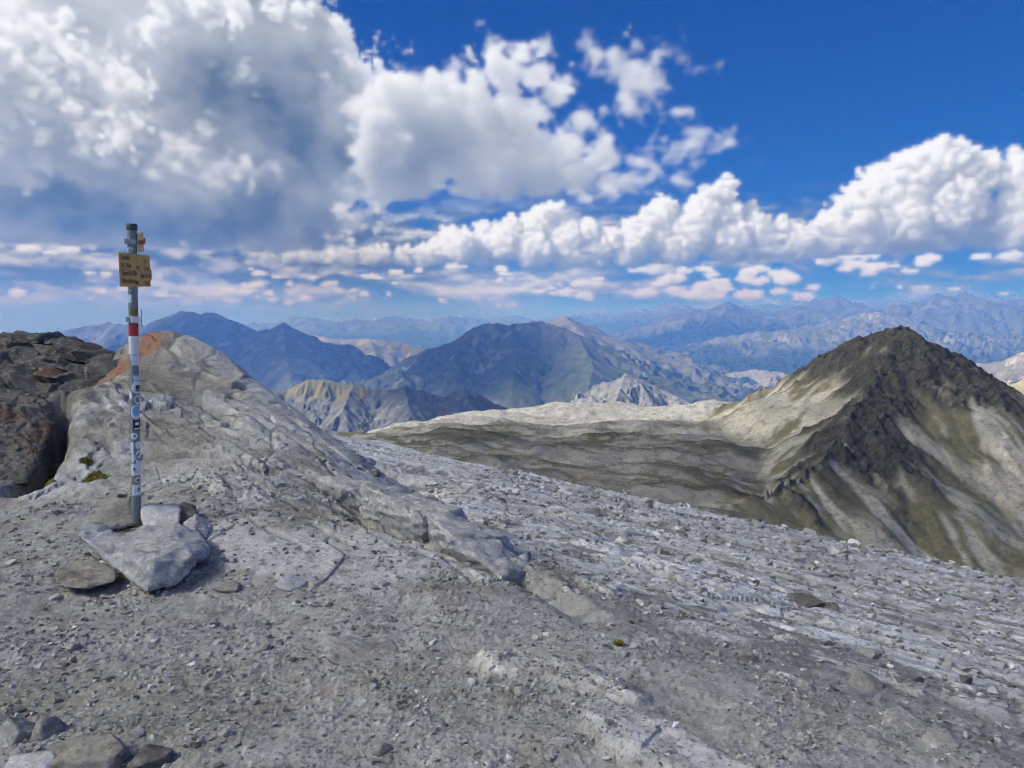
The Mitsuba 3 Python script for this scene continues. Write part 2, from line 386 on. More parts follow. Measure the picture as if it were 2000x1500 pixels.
def grained(dark, light, fine, coarse, much, pale=0.6):
    """Ground colour from the terrain with mineral grain laid in: dark chips and hollows, light chips, at two sizes."""
    def dark_chips(p, n, uv):
        a = mikit.fbm(p.x * fine, p.y * fine, p.z * fine, 3)
        b = mikit.fbm(p.x * coarse + 31, p.y * coarse, p.z * coarse, 4)
        return dr.minimum(0.85, mikit.smoothstep(0.56, 0.74, a) * 0.8 * much + mikit.smoothstep(0.56, 0.72, b) * 0.6 * much)

    def light_chips(p, n, uv):
        a = mikit.fbm(p.x * fine * 1.3 + 7, p.y * fine * 1.3 + 3, p.z * fine, 3)
        return mikit.smoothstep(0.60, 0.76, a) * pale * much

    paint = {'type': 'diffuse', 'reflectance': {'type': 'mesh_attribute', 'name': 'vertex_color'}}
    flat = lambda c: {'type': 'diffuse', 'reflectance': {'type': 'rgb', 'value': list(c)}}  # noqa: E731
    return {'type': 'twosided', 'bsdf': {'type': 'blendbsdf', 'weight': mikit.proc(dark_chips),
                                         'bsdf_0': {'type': 'blendbsdf', 'weight': mikit.proc(light_chips), 'bsdf_0': paint, 'bsdf_1': flat(light)},
                                         'bsdf_1': flat(dark)}}


scene['ground_paint'] = grained((0.062, 0.062, 0.063), (0.50, 0.51, 0.52), 70.0, 11.0, 0.66)
scene['mid_paint'] = grained((0.055, 0.055, 0.050), (0.36, 0.355, 0.34), 0.75, 0.16, 0.62, 0.22)


def grid_mesh(X, Y, Z):
    n, m = X.shape
    i = np.arange(n * m).reshape(n, m)
    q = np.stack([i[:-1, :-1], i[:-1, 1:], i[1:, 1:], i[1:, :-1]], -1).reshape(-1, 4)
    f = np.vstack([q[:, [0, 1, 2]], q[:, [0, 2, 3]]])
    return np.stack([X, Y, Z], -1).reshape(-1, 3), f


def put_terrain(key, v, f, color, label, category, kind='structure', group=None, bsdf='terrain_paint'):
    scene[key] = mikit.ply((v, f), bsdf, smooth=True, color=np.clip(color.reshape(-1, 3), 0.004, 0.9))
    labels[key] = {'label': label, 'category': category, 'kind': kind}
    if group:
        labels[key]['group'] = group


# ------------------------------------------------------------------ mountains: crests surveyed from the photograph, slopes carved by gullies
def gullies(x, y, dx, dy, seed):
    """Furrows that run down the slope: waves across it, mixed cell by cell. Returns the height and its slope."""
    ix, iy = np.floor(x).astype(np.int64), np.floor(y).astype(np.int64)
    fx, fy = x - ix, y - iy
    s = sx = sy = wt = 0.0
    for a in (-1, 0, 1, 2):
        for b in (-1, 0, 1, 2):
            h = _hash(ix + a, iy + b, 3, seed)
            ox, oy = fx - a + ((h & 0xFFFF) / 65536.0 - 0.5) * 0.7, fy - b + ((h >> 16) / 65536.0 - 0.5) * 0.7
            w = np.exp(-2.0 * (ox * ox + oy * oy))
            m = (ox * dx + oy * dy) * 2 * np.pi
            s, sx, sy, wt = s + np.cos(m) * w, sx - np.sin(m) * dx * w, sy - np.sin(m) * dy * w, wt + w
    return s / wt, sx / wt, sy / wt


def crest_points(crests, rough, seed):
    out = []
    for c in crests:
        p = at([r[0] for r in c], [r[1] for r in c], [r[2] for r in c])
        seg = np.linalg.norm(np.diff(p, axis=0), axis=1)
        t = np.concatenate([[0], np.cumsum(seg)])
        n = int(max(12, min(240, t[-1] / (np.median(p[:, 1]) * 0.0016))))
        k = np.linspace(0, t[-1], n)
        q = np.stack([np.interp(k, t, p[:, j]) for j in range(3)], 1)
        jag = rough * (0.6 * perlin(k / t[-1] * n / 7.0, seed * 3.1, seed) - np.abs(perlin(k / t[-1] * n / 3.2, seed * 1.7, seed + 1)))
        q[:, 2] += jag * np.minimum(1, np.minimum(np.arange(n), np.arange(n)[::-1]) / 3.0 + 0.3)
        out.append(q)
    return np.vstack(out)


def cone_height(X, Y, pts, steep, curve, spur, spur_size, seed):
    """The highest of the slopes that fall away from every crest point, steep at first and gentler below."""
    n = fbm(X / spur_size, Y / spur_size, 4, seed, 0.5, ridged=True)
    wx = X + 0.35 * spur_size * fbm(X / spur_size * 0.7, Y / spur_size * 0.7, 3, seed + 20)
    wy = Y + 0.35 * spur_size * fbm(X / spur_size * 0.7, Y / spur_size * 0.7, 3, seed + 24)
    out = np.full(X.shape, -1e9)
    for lo in range(0, X.shape[0], 24):
        a, b, c = wx[lo:lo + 24].ravel(), wy[lo:lo + 24].ravel(), (1 - spur * n[lo:lo + 24].ravel())
        near = ((X[lo:lo + 24].ravel(), a), (Y[lo:lo + 24].ravel(), b))
        best = np.full(a.shape, -1e9)
        for p in pts:
            d0 = np.hypot(near[0][0] - p[0], near[1][0] - p[1])
            k = np.clip(d0 / (spur_size * 0.6), 0, 1)
            d = np.hypot(lerp(near[0][0], a, k) - p[0], lerp(near[1][0], b, k) - p[1]) * lerp(1.0, c, k)
            best = np.maximum(best, p[2] - steep * curve * (1 - np.exp(-d / curve)))
        out[lo:lo + 24] = best.reshape(out[lo:lo + 24].shape)
    return out


def mountain(key, label, crests, y0, y1, steep=0.75, curve=1500.0, floor=-1500.0, rough=20.0, spur=0.3, spur_size=900.0, cut=60.0, cut_size=300.0,
             seed=1, paint=None, rows=150, margin=60, step=0.1, px=None, category='mountain'):
    allpx = [r[0] for c in crests for r in c]
    lo, hi = px or (min(allpx) - margin, max(allpx) + margin)
    a0, a1 = math.atan2(*ray_of(lo, 700)[:2]), math.atan2(*ray_of(hi, 700)[:2])
    az = np.linspace(a0, a1, max(8, int(math.degrees(a1 - a0) / step)))
    r = np.geomspace(y0, y1, rows)
    R, A = np.meshgrid(r, np.tan(az), indexing='ij')
    X, Y = R * A, R
    pts = crest_points(crests, rough, seed)
    base = cone_height(X, Y, pts, steep, curve, spur, spur_size, seed)
    base = np.maximum(base, floor + 0.02 * curve * fbm(X / curve, Y / curve, 3, seed + 3))
    gr, ga = np.gradient(base)
    dr_, da = np.gradient(R)[0], np.gradient(X)[1]
    hy = gr / dr_ - ga / da * A
    hx = ga / da
    amt = np.clip(np.hypot(hx, hy) / steep, 0, 1.3)
    ux, uy = hy / (np.hypot(hx, hy) + 1e-6), -hx / (np.hypot(hx, hy) + 1e-6)
    top = np.array([p[2] for p in pts]).max()
    h, amp, f = np.zeros(X.shape), 1.0, 1.0 / cut_size
    ddx, ddy = np.zeros(X.shape), np.zeros(X.shape)
    d_crest = cKDTree(pts[:, :2]).query(np.stack([X, Y], -1).reshape(-1, 2))[0].reshape(X.shape)
    fade = np.clip(d_crest / (0.5 * cut_size), 0.12, 1)
    for o in range(4):
        e, ex, ey = gullies(X * f, Y * f, (ux * 0.75 + ddy * 0.5) * amt, (uy * 0.75 - ddx * 0.5) * amt, seed + o)
        h, ddx, ddy = h + amp * e * np.clip(amt, 0.15, 1), ddx + amp * ex, ddy + amp * ey
        amp, f = amp * 0.48, f * 2.0
    rug = fbm(X / cut_size * 2.5, Y / cut_size * 2.5, 4, seed + 30, 0.55)
    Z = base + cut * (h * fade + 0.5 * rug * np.clip(fade, 0.35, 1))
    gr, ga = np.gradient(Z)
    hy = gr / dr_ - ga / da * A
    hx = ga / da
    color = paint(X, Y, Z, np.hypot(hx, hy), h, top, seed)
    v, f = grid_mesh(X, Y, Z)
    put_terrain(key, v, f, color, label, category)
    return X, Y, Z


def alpine(rock=(0.105, 0.112, 0.115), scree=(0.21, 0.215, 0.21), grass=(0.115, 0.125, 0.055), forest=(0.028, 0.042, 0.026), grass_top=-0.3, forest_top=-0.7, height=1200.0, size=500.0, pale=0.5):
    rock, scree, grass, forest = (np.array(q) for q in (rock, scree, grass, forest))

    def fn(X, Y, Z, slope, h, top, seed):
        n = fbm(X / size, Y / size, 5, seed + 60, 0.55)
        m = fbm(X / size * 5, Y / size * 5, 4, seed + 66, 0.55)
        z = (Z - top) / height
        c = rock[None, None] * (0.85 + 0.5 * m[..., None])
        s = sstep(0.0, 0.5, n + 0.4 * m - 0.25 * h) * pale
        c = lerp(c, scree * (0.9 + 0.25 * m[..., None]), s[..., None])
        g = sstep(-0.1, 0.25, grass_top - z + 0.45 * n + 0.2 * m) * sstep(1.0, 0.55, slope + 0.2 * m)
        c = lerp(c, grass * (0.9 + 0.5 * m[..., None]), np.clip(g, 0, 1)[..., None])
        w = sstep(-0.06, 0.1, forest_top - z + 0.25 * n + 0.15 * m)
        return lerp(c, forest * (1 + 0.5 * m[..., None]), w[..., None])
    return fn


P = lambda *rows: list(rows)  # noqa: E731
# the farthest ranges
mountain('mountain_range', 'hazy jagged mountain chain on the horizon left of the middle', [P((-60, 652, 34000), (0, 650, 34000), (60, 648, 34000), (140, 642, 33000), (240, 640, 33000), (330, 640, 33000), (470, 629, 31000), (520, 631, 31000), (560, 622, 31000), (600, 618, 30000), (650, 629, 30000), (700, 620, 31000), (735, 624, 31000), (770, 615, 32000), (830, 624, 32000), (870, 616, 32000), (940, 622, 33000), (1000, 615, 33000), (1040, 620, 34000), (1110, 616, 34000), (1160, 610, 33000), (1210, 616, 32000), (1260, 604, 32000))],
         24000, 37000, steep=0.55, curve=4000, floor=-1300, rough=150, spur=0.3, spur_size=3500, cut=220, cut_size=1500, seed=3, rows=80, step=0.13,
         paint=alpine(height=1800, size=2500, grass_top=-0.25, forest_top=-0.5))
mountain('mountain_range_001', 'hazy blue row of sharp peaks on the horizon at the right', [P((1080, 622, 30000), (1130, 612, 30000), (1200, 612, 29000), (1250, 602, 29000), (1290, 600, 29000), (1318, 586, 29000), (1345, 600, 29000), (1385, 606, 28000), (1430, 592, 28000), (1480, 602, 28000), (1510, 588, 29000), (1540, 594, 29000), (1580, 583, 29000), (1610, 592, 28000), (1660, 590, 27000), (1700, 586, 27000), (1735, 580, 27000), (1790, 588, 27000), (1860, 584, 27000), (1920, 572, 28000), (1950, 580, 28000), (1985, 578, 27000), (2040, 586, 27000), (2120, 580, 27000))],
         20000, 32000, steep=0.6, curve=3500, floor=-1300, rough=230, spur=0.3, spur_size=3200, cut=230, cut_size=1400, seed=5, rows=80, step=0.12,
         paint=alpine(height=1700, size=2200, grass_top=-0.3, forest_top=-0.55))
# middle distance, left
mountain('mountain', 'jagged blue rock mountain behind the rounded outcrop at the left', [P((130, 648, 13000), (180, 634, 12500), (215, 627, 12200), (250, 634, 12000), (290, 632, 11500), (330, 617, 11000), (352, 611, 10800), (378, 606, 10600), (398, 613, 10500), (418, 608, 10500), (440, 626, 10400), (470, 633, 10300), (505, 648, 10300), (560, 690, 10000), (640, 760, 9500)), P((378, 606, 10600), (350, 660, 9300), (330, 720, 8200)), P((430, 620, 10400), (450, 690, 9200))],
         6800, 13800, steep=0.72, curve=2200, floor=-1500, rough=95, spur=0.35, spur_size=1300, cut=85, cut_size=480, seed=7, rows=150, paint=alpine(rock=(0.09, 0.10, 0.105), height=1500, size=700, grass_top=-0.5, forest_top=-0.75, pale=0.7))
mountain('mountain_001', 'dark blue pyramid mountain right of the jagged one', [P((430, 700, 8300), (480, 668, 8400), (508, 645, 8400), (535, 641, 8400), (553, 629, 8400), (572, 640, 8400), (600, 655, 8300), (650, 690, 8200), (700, 722, 8100), (765, 752, 8000), (800, 790, 7900)), P((553, 629, 8400), (560, 700, 7400), (575, 765, 6500)), P((508, 645, 8400), (490, 720, 7500))],
         5600, 9800, steep=0.74, curve=2000, floor=-1500, rough=40, spur=0.35, spur_size=1000, cut=70, cut_size=380, seed=9, rows=150, paint=alpine(rock=(0.08, 0.09, 0.095), height=1300, size=500, grass_top=-0.45, forest_top=-0.62, pale=0.5))
mountain('mountain_002', 'pale green and rocky mountain flank seen through the gap between the dark mountains', [P((560, 640, 15500), (620, 655, 15000), (660, 662, 14500), (720, 660, 14000), (770, 664, 13800), (830, 680, 13500), (870, 700, 13500), (940, 690, 14500)), P((720, 660, 14000), (740, 700, 12500), (750, 750, 11500))],
         10500, 17000, steep=0.62, curve=2200, floor=-1500, rough=40, spur=0.4, spur_size=1500, cut=110, cut_size=500, seed=11, rows=120, paint=alpine(rock=(0.26, 0.25, 0.23), scree=(0.5, 0.47, 0.42), height=1200, size=600, grass_top=-0.05, forest_top=-0.8, pale=0.9))
# the broad dark mountain of the middle with its pointed rear summit
mountain('mountain_003', 'broad dark mountain in the middle with a pale right shoulder', [P((700, 790, 6600), (760, 762, 6700), (800, 735, 6800), (850, 695, 6900), (890, 662, 7000), (925, 638, 7000), (955, 628, 7000), (1000, 633, 7000), (1030, 628, 7000), (1060, 626, 7100), (1100, 640, 6900), (1150, 665, 6700), (1200, 695, 6500), (1260, 725, 6300), (1330, 765, 6100), (1400, 790, 6000)), P((1000, 633, 7000), (1010, 690, 6200), (1000, 760, 5400)), P((1130, 655, 6800), (1160, 715, 5800), (1140, 790, 5000)), P((900, 655, 7000), (880, 720, 6200))],
         4200, 8200, steep=0.70, curve=1900, floor=-1400, rough=26, spur=0.3, spur_size=850, cut=52, cut_size=300, seed=13, rows=190, step=0.09,
         paint=alpine(rock=(0.095, 0.102, 0.098), scree=(0.26, 0.26, 0.235), grass=(0.085, 0.105, 0.055), height=1100, size=450, grass_top=-0.15, forest_top=-0.85, pale=0.9))
mountain('mountain_004', 'pointed dark summit just behind the broad mountain in the middle', [P((1000, 650, 9000), (1050, 632, 9000), (1085, 620, 9000), (1103, 615, 9000), (1125, 625, 9000), (1160, 645, 8900), (1230, 685, 8700), (1300, 722, 8500), (1370, 755, 8300), (1450, 782, 8200)), P((1103, 615, 9000), (1180, 690, 7900))],
         7000, 10500, steep=0.66, curve=2000, floor=-1400, rough=24, spur=0.3, spur_size=1000, cut=60, cut_size=380, seed=15, rows=110,
         paint=alpine(rock=(0.16, 0.155, 0.15), height=1200, size=600, grass_top=-0.35, forest_top=-0.6, pale=0.5))
# middle distance, right
mountain('mountain_005', 'dark blue pyramid peak above the valley at the right', [P((1190, 690, 19000), (1260, 665, 19000), (1300, 650, 18500), (1340, 632, 18500), (1380, 610, 18500), (1405, 600, 18500), (1422, 589, 18500), (1440, 600, 18500), (1470, 615, 18200), (1510, 622, 18000), (1550, 612, 18000), (1590, 600, 18200), (1640, 577, 18500), (1662, 588, 18500), (1700, 600, 18500), (1760, 612, 18200), (1830, 610, 18000)), P((1422, 589, 18500), (1400, 650, 16500), (1390, 690, 15500)), P((1640, 577, 18500), (1620, 640, 16500))],
         13500, 20500, steep=0.62, curve=3000, floor=-1400, rough=120, spur=0.35, spur_size=2000, cut=190, cut_size=800, seed=17, rows=130, step=0.09,
         paint=alpine(rock=(0.085, 0.095, 0.10), height=1600, size=1100, grass_top=-0.4, forest_top=-0.62, pale=0.6))
mountain('mountain_006', 'twin dark domed peaks on the skyline above the right rock peak', [P((1700, 610, 16500), (1760, 596, 16500), (1800, 585, 16500), (1830, 573, 16500), (1852, 588, 16500), (1872, 572, 16500), (1885, 569, 16500), (1905, 578, 16500), (1935, 600, 16500), (1965, 590, 16500), (1990, 583, 16500), (2040, 600, 16500), (2120, 590, 16500)), P((1885, 569, 16500), (1900, 640, 14500), (1890, 690, 13200)), P((1830, 573, 16500), (1790, 640, 14800))],
         11500, 18500, steep=0.62, curve=2600, floor=-1400, rough=80, spur=0.35, spur_size=1700, cut=170, cut_size=650, seed=19, rows=130, step=0.09,
         paint=alpine(rock=(0.09, 0.10, 0.105), height=1500, size=900, grass_top=-0.4, forest_top=-0.66, pale=0.7))
mountain('mountain_007', 'pale cliffs and scree fans of the mountain above the forested valley', [P((1240, 700, 14500), (1330, 678, 14000), (1400, 664, 13500), (1450, 652, 13200), (1480, 645, 13000), (1520, 650, 13000), (1560, 640, 13000), (1590, 636, 13200), (1650, 622, 13500), (1710, 606, 13800), (1740, 616, 13600), (1800, 640, 13200), (1880, 655, 13000), (1980, 665, 13000), (2080, 660, 13000)), P((1480, 645, 13000), (1500, 690, 11600), (1480, 720, 10800)), P((1590, 636, 13200), (1600, 690, 11600)), P((1740, 616, 13600), (1780, 670, 11600), (1850, 700, 10500))],
         8800, 15500, steep=0.55, curve=1700, floor=-1350, rough=45, spur=0.4, spur_size=1200, cut=150, cut_size=460, seed=21, rows=190, step=0.08,
         paint=alpine(rock=(0.15, 0.155, 0.155), scree=(0.50, 0.50, 0.48), height=1000, size=600, grass_top=-0.2, forest_top=-0.6, pale=0.8))
mountain('hill', 'pale rocky hill at the right edge behind the peak', [P((1880, 760, 6500), (1930, 722, 6400), (1970, 700, 6300), (2010, 682, 6200), (2080, 670, 6000), (2160, 690, 6000))],
         5000, 7600, steep=0.6, curve=900, floor=-1200, rough=20, spur=0.4, spur_size=600, cut=45, cut_size=240, seed=23, rows=90, category='hill',
         paint=alpine(rock=(0.28, 0.26, 0.24), scree=(0.5, 0.46, 0.42), height=700, size=350, grass_top=-0.3, forest_top=-0.55, pale=0.9))
mountain('hill_001', 'white eroded badlands slope in the forested valley', [P((1380, 745, 9000), (1430, 726, 9000), (1480, 722, 8800), (1540, 730, 8600), (1620, 745, 8500))],
         6800, 10200, steep=0.5, curve=900, floor=-1380, rough=20, spur=0.5, spur_size=500, cut=70, cut_size=260, seed=25, rows=90, category='hill',
         paint=alpine(rock=(0.26, 0.25, 0.24), scree=(0.42, 0.41, 0.39), forest=(0.03, 0.045, 0.03), height=500, size=300, grass_top=-2, forest_top=-0.35, pale=1.0))
# the pale horn and the green-topped ridge nearer by
mountain('rock_horn', 'pale triangular rock horn behind the light plateau', [P((1150, 805, 3600), (1170, 788, 3620), (1190, 765, 3650), (1208, 745, 3680), (1222, 727, 3700), (1234, 735, 3700), (1250, 740, 3700), (1275, 752, 3700), (1310, 766, 3680), (1345, 784, 3650), (1380, 800, 3600)), P((1222, 727, 3700), (1205, 775, 3480), (1195, 810, 3350)), P((1262, 746, 3700), (1275, 790, 3500))],
         3050, 4000, steep=1.0, curve=600, floor=-900, rough=9, spur=0.45, spur_size=160, cut=22, cut_size=80, seed=27, rows=150, step=0.075, category='rock peak',
         paint=alpine(rock=(0.22, 0.222, 0.225), scree=(0.33, 0.33, 0.325), grass=(0.15, 0.15, 0.08), height=400, size=120, grass_top=-0.9, forest_top=-3, pale=0.8))
mountain('ridge', 'low cliffed ridge with a grassy left top below the mountains', [P((480, 800, 2900), (530, 768, 2950), (560, 760, 3000), (590, 745, 3000), (615, 738, 3000), (650, 742, 3000), (690, 750, 3000), (730, 757, 3000), (765, 760, 2980), (790, 752, 2980), (812, 757, 2980), (840, 768, 2960), (870, 774, 2950), (903, 757, 2950), (925, 762, 2930), (950, 780, 2900), (985, 806, 2850), (1040, 840, 2800)), P((690, 750, 3000), (670, 800, 2750)), P((790, 752, 2980), (800, 800, 2700)), P((903, 757, 2950), (930, 800, 2720))],
         2350, 3400, steep=0.95, curve=520, floor=-760, rough=10, spur=0.35, spur_size=230, cut=20, cut_size=80, seed=29, rows=170, step=0.075, category='ridge',
         paint=lambda X, Y, Z, s, h, top, seed: np.where((sstep(-0.06, 0.03, -X / Y - 0.215 + 0.02 * fbm(X / 60, Y / 60, 3, 5)) * sstep(-95, -55, Z - top + 25 * fbm(X / 50, Y / 50, 3, 6)))[..., None] > 0.4,
                                                     np.array([0.150, 0.140, 0.088]) * (1 + 0.35 * fbm(X / 30, Y / 30, 4, 7)[..., None]),
                                                     alpine(rock=(0.135, 0.14, 0.145), scree=(0.30, 0.305, 0.29), grass=(0.13, 0.15, 0.07), height=420, size=130, grass_top=-0.35, forest_top=-3, pale=0.5)(X, Y, Z, s, h, top, seed)))

# the valley floors, out to the horizon
az = np.radians(np.linspace(-62, 62, 120))
rr = np.geomspace(1500, 66000, 90)
R_, A_ = np.meshgrid(rr, az, indexing='ij')
X_, Y_ = R_ * np.sin(A_), R_ * np.cos(A_)
Z_ = -1280 + 160 * fbm(X_ / 3000, Y_ / 3000, 4, 41) + 60 * fbm(X_ / 500, Y_ / 500, 3, 42)
n_ = fbm(X_ / 900, Y_ / 900, 5, 43)
c_ = lerp(np.array([0.03, 0.045, 0.028]), np.array([0.13, 0.15, 0.07]), sstep(0.0, 0.25, n_)[..., None])
put_terrain('valley', *grid_mesh(X_, Y_, Z_), c_, 'dark forested valley floor deep below the mountains', 'valley')

# ------------------------------------------------------------------ the basin, the light plateau and the rock peak at the right
def at_z(px, py, z):
    d = ray_of(px, py)
    return EYE + d * ((z - EYE[2]) / d[2])


MID = np.array([at_z(*q) for q in (
    (1100, 945, -97), (1240, 972, -98), (1000, 902, -96), (1200, 915, -100), (900, 862, -92), (1100, 862, -97), (1300, 850, -94), (1400, 960, -104),
    (1480, 985, -112), (1570, 995, -122), (1700, 1060, -140), (1850, 1062, -144), (2000, 1110, -147), (2000, 1060, -146), (1950, 1000, -140), (2150, 1080, -150),
    (760, 862, -92), (690, 850, -92), (600, 860, -92), (1350, 835, -92))] + [at(*q) for q in (
    (1200, 787, 880), (1100, 806, 830), (1000, 806, 800), (940, 812, 770), (880, 825, 735), (800, 838, 690), (730, 851, 640), (1300, 795, 900), (1400, 788, 900), (1450, 800, 860), (1250, 820, 780), (1120, 830, 740), (1380, 820, 800),
    (880, 821, 900), (800, 834, 850), (725, 848, 790))]
    + [np.array(q, float) for q in ((-250, 1150, -230), (0, 1300, -300), (150, 1350, -290), (250, 1350, -290), (400, 1300, -260), (900, 1300, -260), (1300, 900, -230), (900, 500, -150), (700, 250, -160), (500, 150, -150),
     (-300, 600, -150), (-300, 300, -130), (-100, 200, -95), (60, 200, -100), (200, 200, -128), (350, 230, -146), (60, 300, -102), (-60, 400, -98))])
mid_height = RBFInterpolator(MID[:, :2] / 300, MID[:, 2], kernel='thin_plate_spline', smoothing=0.002)

CREST = [P((1395, 800, 800), (1430, 790, 775), (1480, 768, 750), (1520, 757, 735), (1545, 735, 728), (1575, 735, 715), (1610, 712, 702), (1628, 690, 695), (1650, 676, 690), (1672, 661, 684), (1700, 659, 680), (1725, 658, 674), (1742, 654, 669), (1752, 643, 666), (1775, 643, 665), (1786, 656, 664), (1797, 668, 664), (1810, 662, 664), (1828, 688, 666), (1850, 698, 670), (1880, 716, 680), (1905, 738, 690), (1930, 770, 700), (1965, 795, 712), (2000, 828, 725), (2060, 870, 745)),
         P((1765, 648, 665), (1738, 690, 640), (1715, 735, 610), (1690, 780, 575), (1668, 820, 548), (1650, 862, 520), (1622, 892, 496), (1590, 915, 475), (1560, 940, 458), (1500, 965, 438), (1420, 985, 424)),
         P((1690, 780, 575), (1720, 840, 535), (1740, 900, 500), (1735, 950, 485)),
         P((1850, 698, 670), (1875, 770, 632), (1905, 830, 600))]
PEAK = crest_points(CREST, 4.0, 51)


def mid_surface(X, Y):
    base = mid_height(np.stack([X.ravel(), Y.ravel()], -1) / 300).reshape(X.shape)
    hum = fbm(X / 90, Y / 55, 4, 61, 0.5)
    plate = sstep(1100, 600, Y) * sstep(380, 150, X)
    base = base + (13.0 * hum + 2.2 * fbm(X / 20, Y / 16, 4, 62, 0.5)) * sstep(520, 260, X - 0.2 * Y)
    peak = cone_height(X, Y, PEAK, 0.72, 900.0, 0.10, 70.0, 53)
    k = 9.0
    e = np.clip(0.5 + 0.5 * (peak - base) / k, 0, 1)
    z = lerp(base, peak, e) + k * e * (1 - e)
    return z, e, peak - base


def build_mid():
    az = np.radians(np.linspace(-17, 44, 620))
    r = np.concatenate([np.geomspace(150, 380, 30)[:-1], np.geomspace(380, 800, 310)[:-1], np.geomspace(800, 1500, 60)])
    R, A = np.meshgrid(r, np.tan(az), indexing='ij')
    X, Y = R * A, R
    z, onpeak, above = mid_surface(X, Y)
    d2, who = cKDTree(PEAK[:, :2]).query(np.stack([X, Y], -1).reshape(-1, 2))
    d2 = d2.reshape(X.shape)
    dr_, da = np.gradient(R)[0], np.gradient(X)[1]
    gr, ga = np.gradient(gaussian_filter(z, 2))
    hx, hy = ga / da, gr / dr_ - ga / da * A
    s0 = np.hypot(hx, hy) + 1e-6
    ux, uy = hy / s0, -hx / s0
    # across-slope coordinate for streaks that run down the fall line
    g1 = gullies(X / 34, Y / 34, ux * 0.8, uy * 0.8, 71)[0]
    g2 = gullies(X / 13, Y / 13, ux * 0.9, uy * 0.9, 73)[0]
    g3 = gullies(X / 5.5, Y / 5.5, ux * 0.9, uy * 0.9, 75)[0]
    n = fbm(X / 45, Y / 45, 5, 77, 0.55)
    # crags: along the crests, on the front spur and the two summits
    spur = np.exp(-((d2 - 2) / (30.0 + 26.0 * sstep(0.28, 0.36, X / Y) + 14 * n)) ** 2)
    px = PEAK[who.reshape(X.shape)]
    high = sstep(-85, -25, z)
    crag = np.clip(spur * (0.55 + 0.75 * high) + 0.30 * n + 0.25 * g1 - 0.18, 0, 1) * onpeak
    front = sstep(625, 560, Y) * sstep(465, 500, Y)
    crag = np.clip(crag + 0.30 * front * spur * onpeak, 0, 1)
    crag = sstep(0.30, 0.62, crag)
    fa, fe, _ = facets(X / 13 + 0.5 * fbm(X / 18, Y / 18, 2, 181), Y / 13 + z / 14, 179)
    fb, fd, _ = facets(X / 5 + 0.5 * fbm(X / 8, Y / 8, 2, 185), Y / 5 + z / 6, 183)
    f1, f2, _ = cells(X / 9 + 0.6 * fbm(X / 14, Y / 14, 3, 81), Y / 9 + z / 11, 79)
    f3, f4, _ = cells(X / 3.6 + 0.6 * fbm(X / 6, Y / 6, 2, 85), Y / 3.6 + z / 4.5, 83)
    blocks = 3.4 * fa + 2.0 * fb - 1.2 * sstep(0.15, 0.0, fe) + 3.0 + 2.5 * g1 + 4.0 * fbm(X / 28, Y / 28, 4, 186, 0.6, ridged=True) + 3.0 * fbm(X / 11, Y / 11, 5, 87, 0.62, ridged=True) + 1.6 * g2
    Z = z + crag * (blocks - 3.0) + onpeak * (1 - crag) * (0.9 * g1 + 0.5 * g2 + 0.15 * g3) + 0.25 * fbm(X / 3, Y / 3, 3, 89) + (1 - onpeak) * 0.5 * fbm(X / 5, Y / 5, 4, 90, 0.6)
    # boulder fields at the peak's feet
    b1, b2, who2 = cells(X / 3.0, Y / 3.0, 91)
    field = sstep(-0.05, 0.35, fbm(X / 60, Y / 60, 3, 92)) * onpeak * (1 - crag)
    Z = Z + field * np.clip(0.34 - b1, 0, 1) * 4.0 * who2
    gr, ga = np.gradient(Z)
    slope = np.hypot(ga / da, gr / dr_ - ga / da * A)
    m = fbm(X / 12, Y / 12, 4, 93, 0.55)
    mf = fbm(X / 2.6, Y / 2.6, 4, 94, 0.6)
    col = np.empty((*X.shape, 3))
    dolomite, soil, turf = np.array([0.32, 0.318, 0.312]), np.array([0.135, 0.128, 0.113]), np.array([0.062, 0.061, 0.042])
    plate = sstep(620, 790, Y + 70 * n) * sstep(420, 300, X - 0.0 * Y)
    rock = np.clip(sstep(0.0, 0.4, n + 0.5 * m + 0.9 * sstep(0.18, 0.5, slope) - 0.15), 0, 1)
    turf = lerp(turf, np.array([0.085, 0.08, 0.045]), 0.5)
    a = lerp(turf, soil, sstep(-0.35, 0.25, n + 0.4 * m)[..., None])
    a = lerp(a, np.array([0.20, 0.20, 0.195]), (0.75 * rock)[..., None])
    a = lerp(a, np.array([0.14, 0.118, 0.092]), (0.5 * sstep(0.15, 0.45, fbm(X / 80, Y / 50, 3, 97)))[..., None])
    hum = fbm(X / 90, Y / 55, 4, 61, 0.5)
    a = lerp(a, np.array([0.046, 0.047, 0.030]) * (1 + 0.5 * mf[..., None]), (0.85 * sstep(0.05, 0.38, hum + 0.25 * m))[..., None])
    a = lerp(a, np.array([0.26, 0.253, 0.24]) * (1 + 0.4 * mf[..., None]), (0.7 * sstep(-0.12, -0.40, hum + 0.3 * m))[..., None])
    apron = sstep(90, 40, above * -1.0) * sstep(330, 420, Y) * sstep(560, 500, Y) * sstep(90, 130, X)
    a = lerp(a, np.array([0.070, 0.066, 0.036]) * (1 + 0.5 * m[..., None]), (0.75 * apron * sstep(-0.3, 0.2, n + 0.5 * m + 0.1))[..., None])
    col[:] = lerp(a, dolomite * (1 + 0.4 * mf[..., None] + 0.4 * m[..., None]), plate[..., None])
    # the peak: scree, turf in streaks down the slope, dark crags
    scree = np.array([0.32, 0.305, 0.27]) * (1 + 0.55 * mf[..., None] + 0.15 * g2[..., None] + 0.25 * fbm(X / 1.1, Y / 1.1, 2, 100)[..., None])
    scree = lerp(scree, np.array([0.20, 0.205, 0.185]), (0.7 * sstep(0.2, -0.3, n))[..., None])
    green = np.array([0.080, 0.075, 0.036]) * (1 + 0.4 * m[..., None] + 0.5 * mf[..., None])
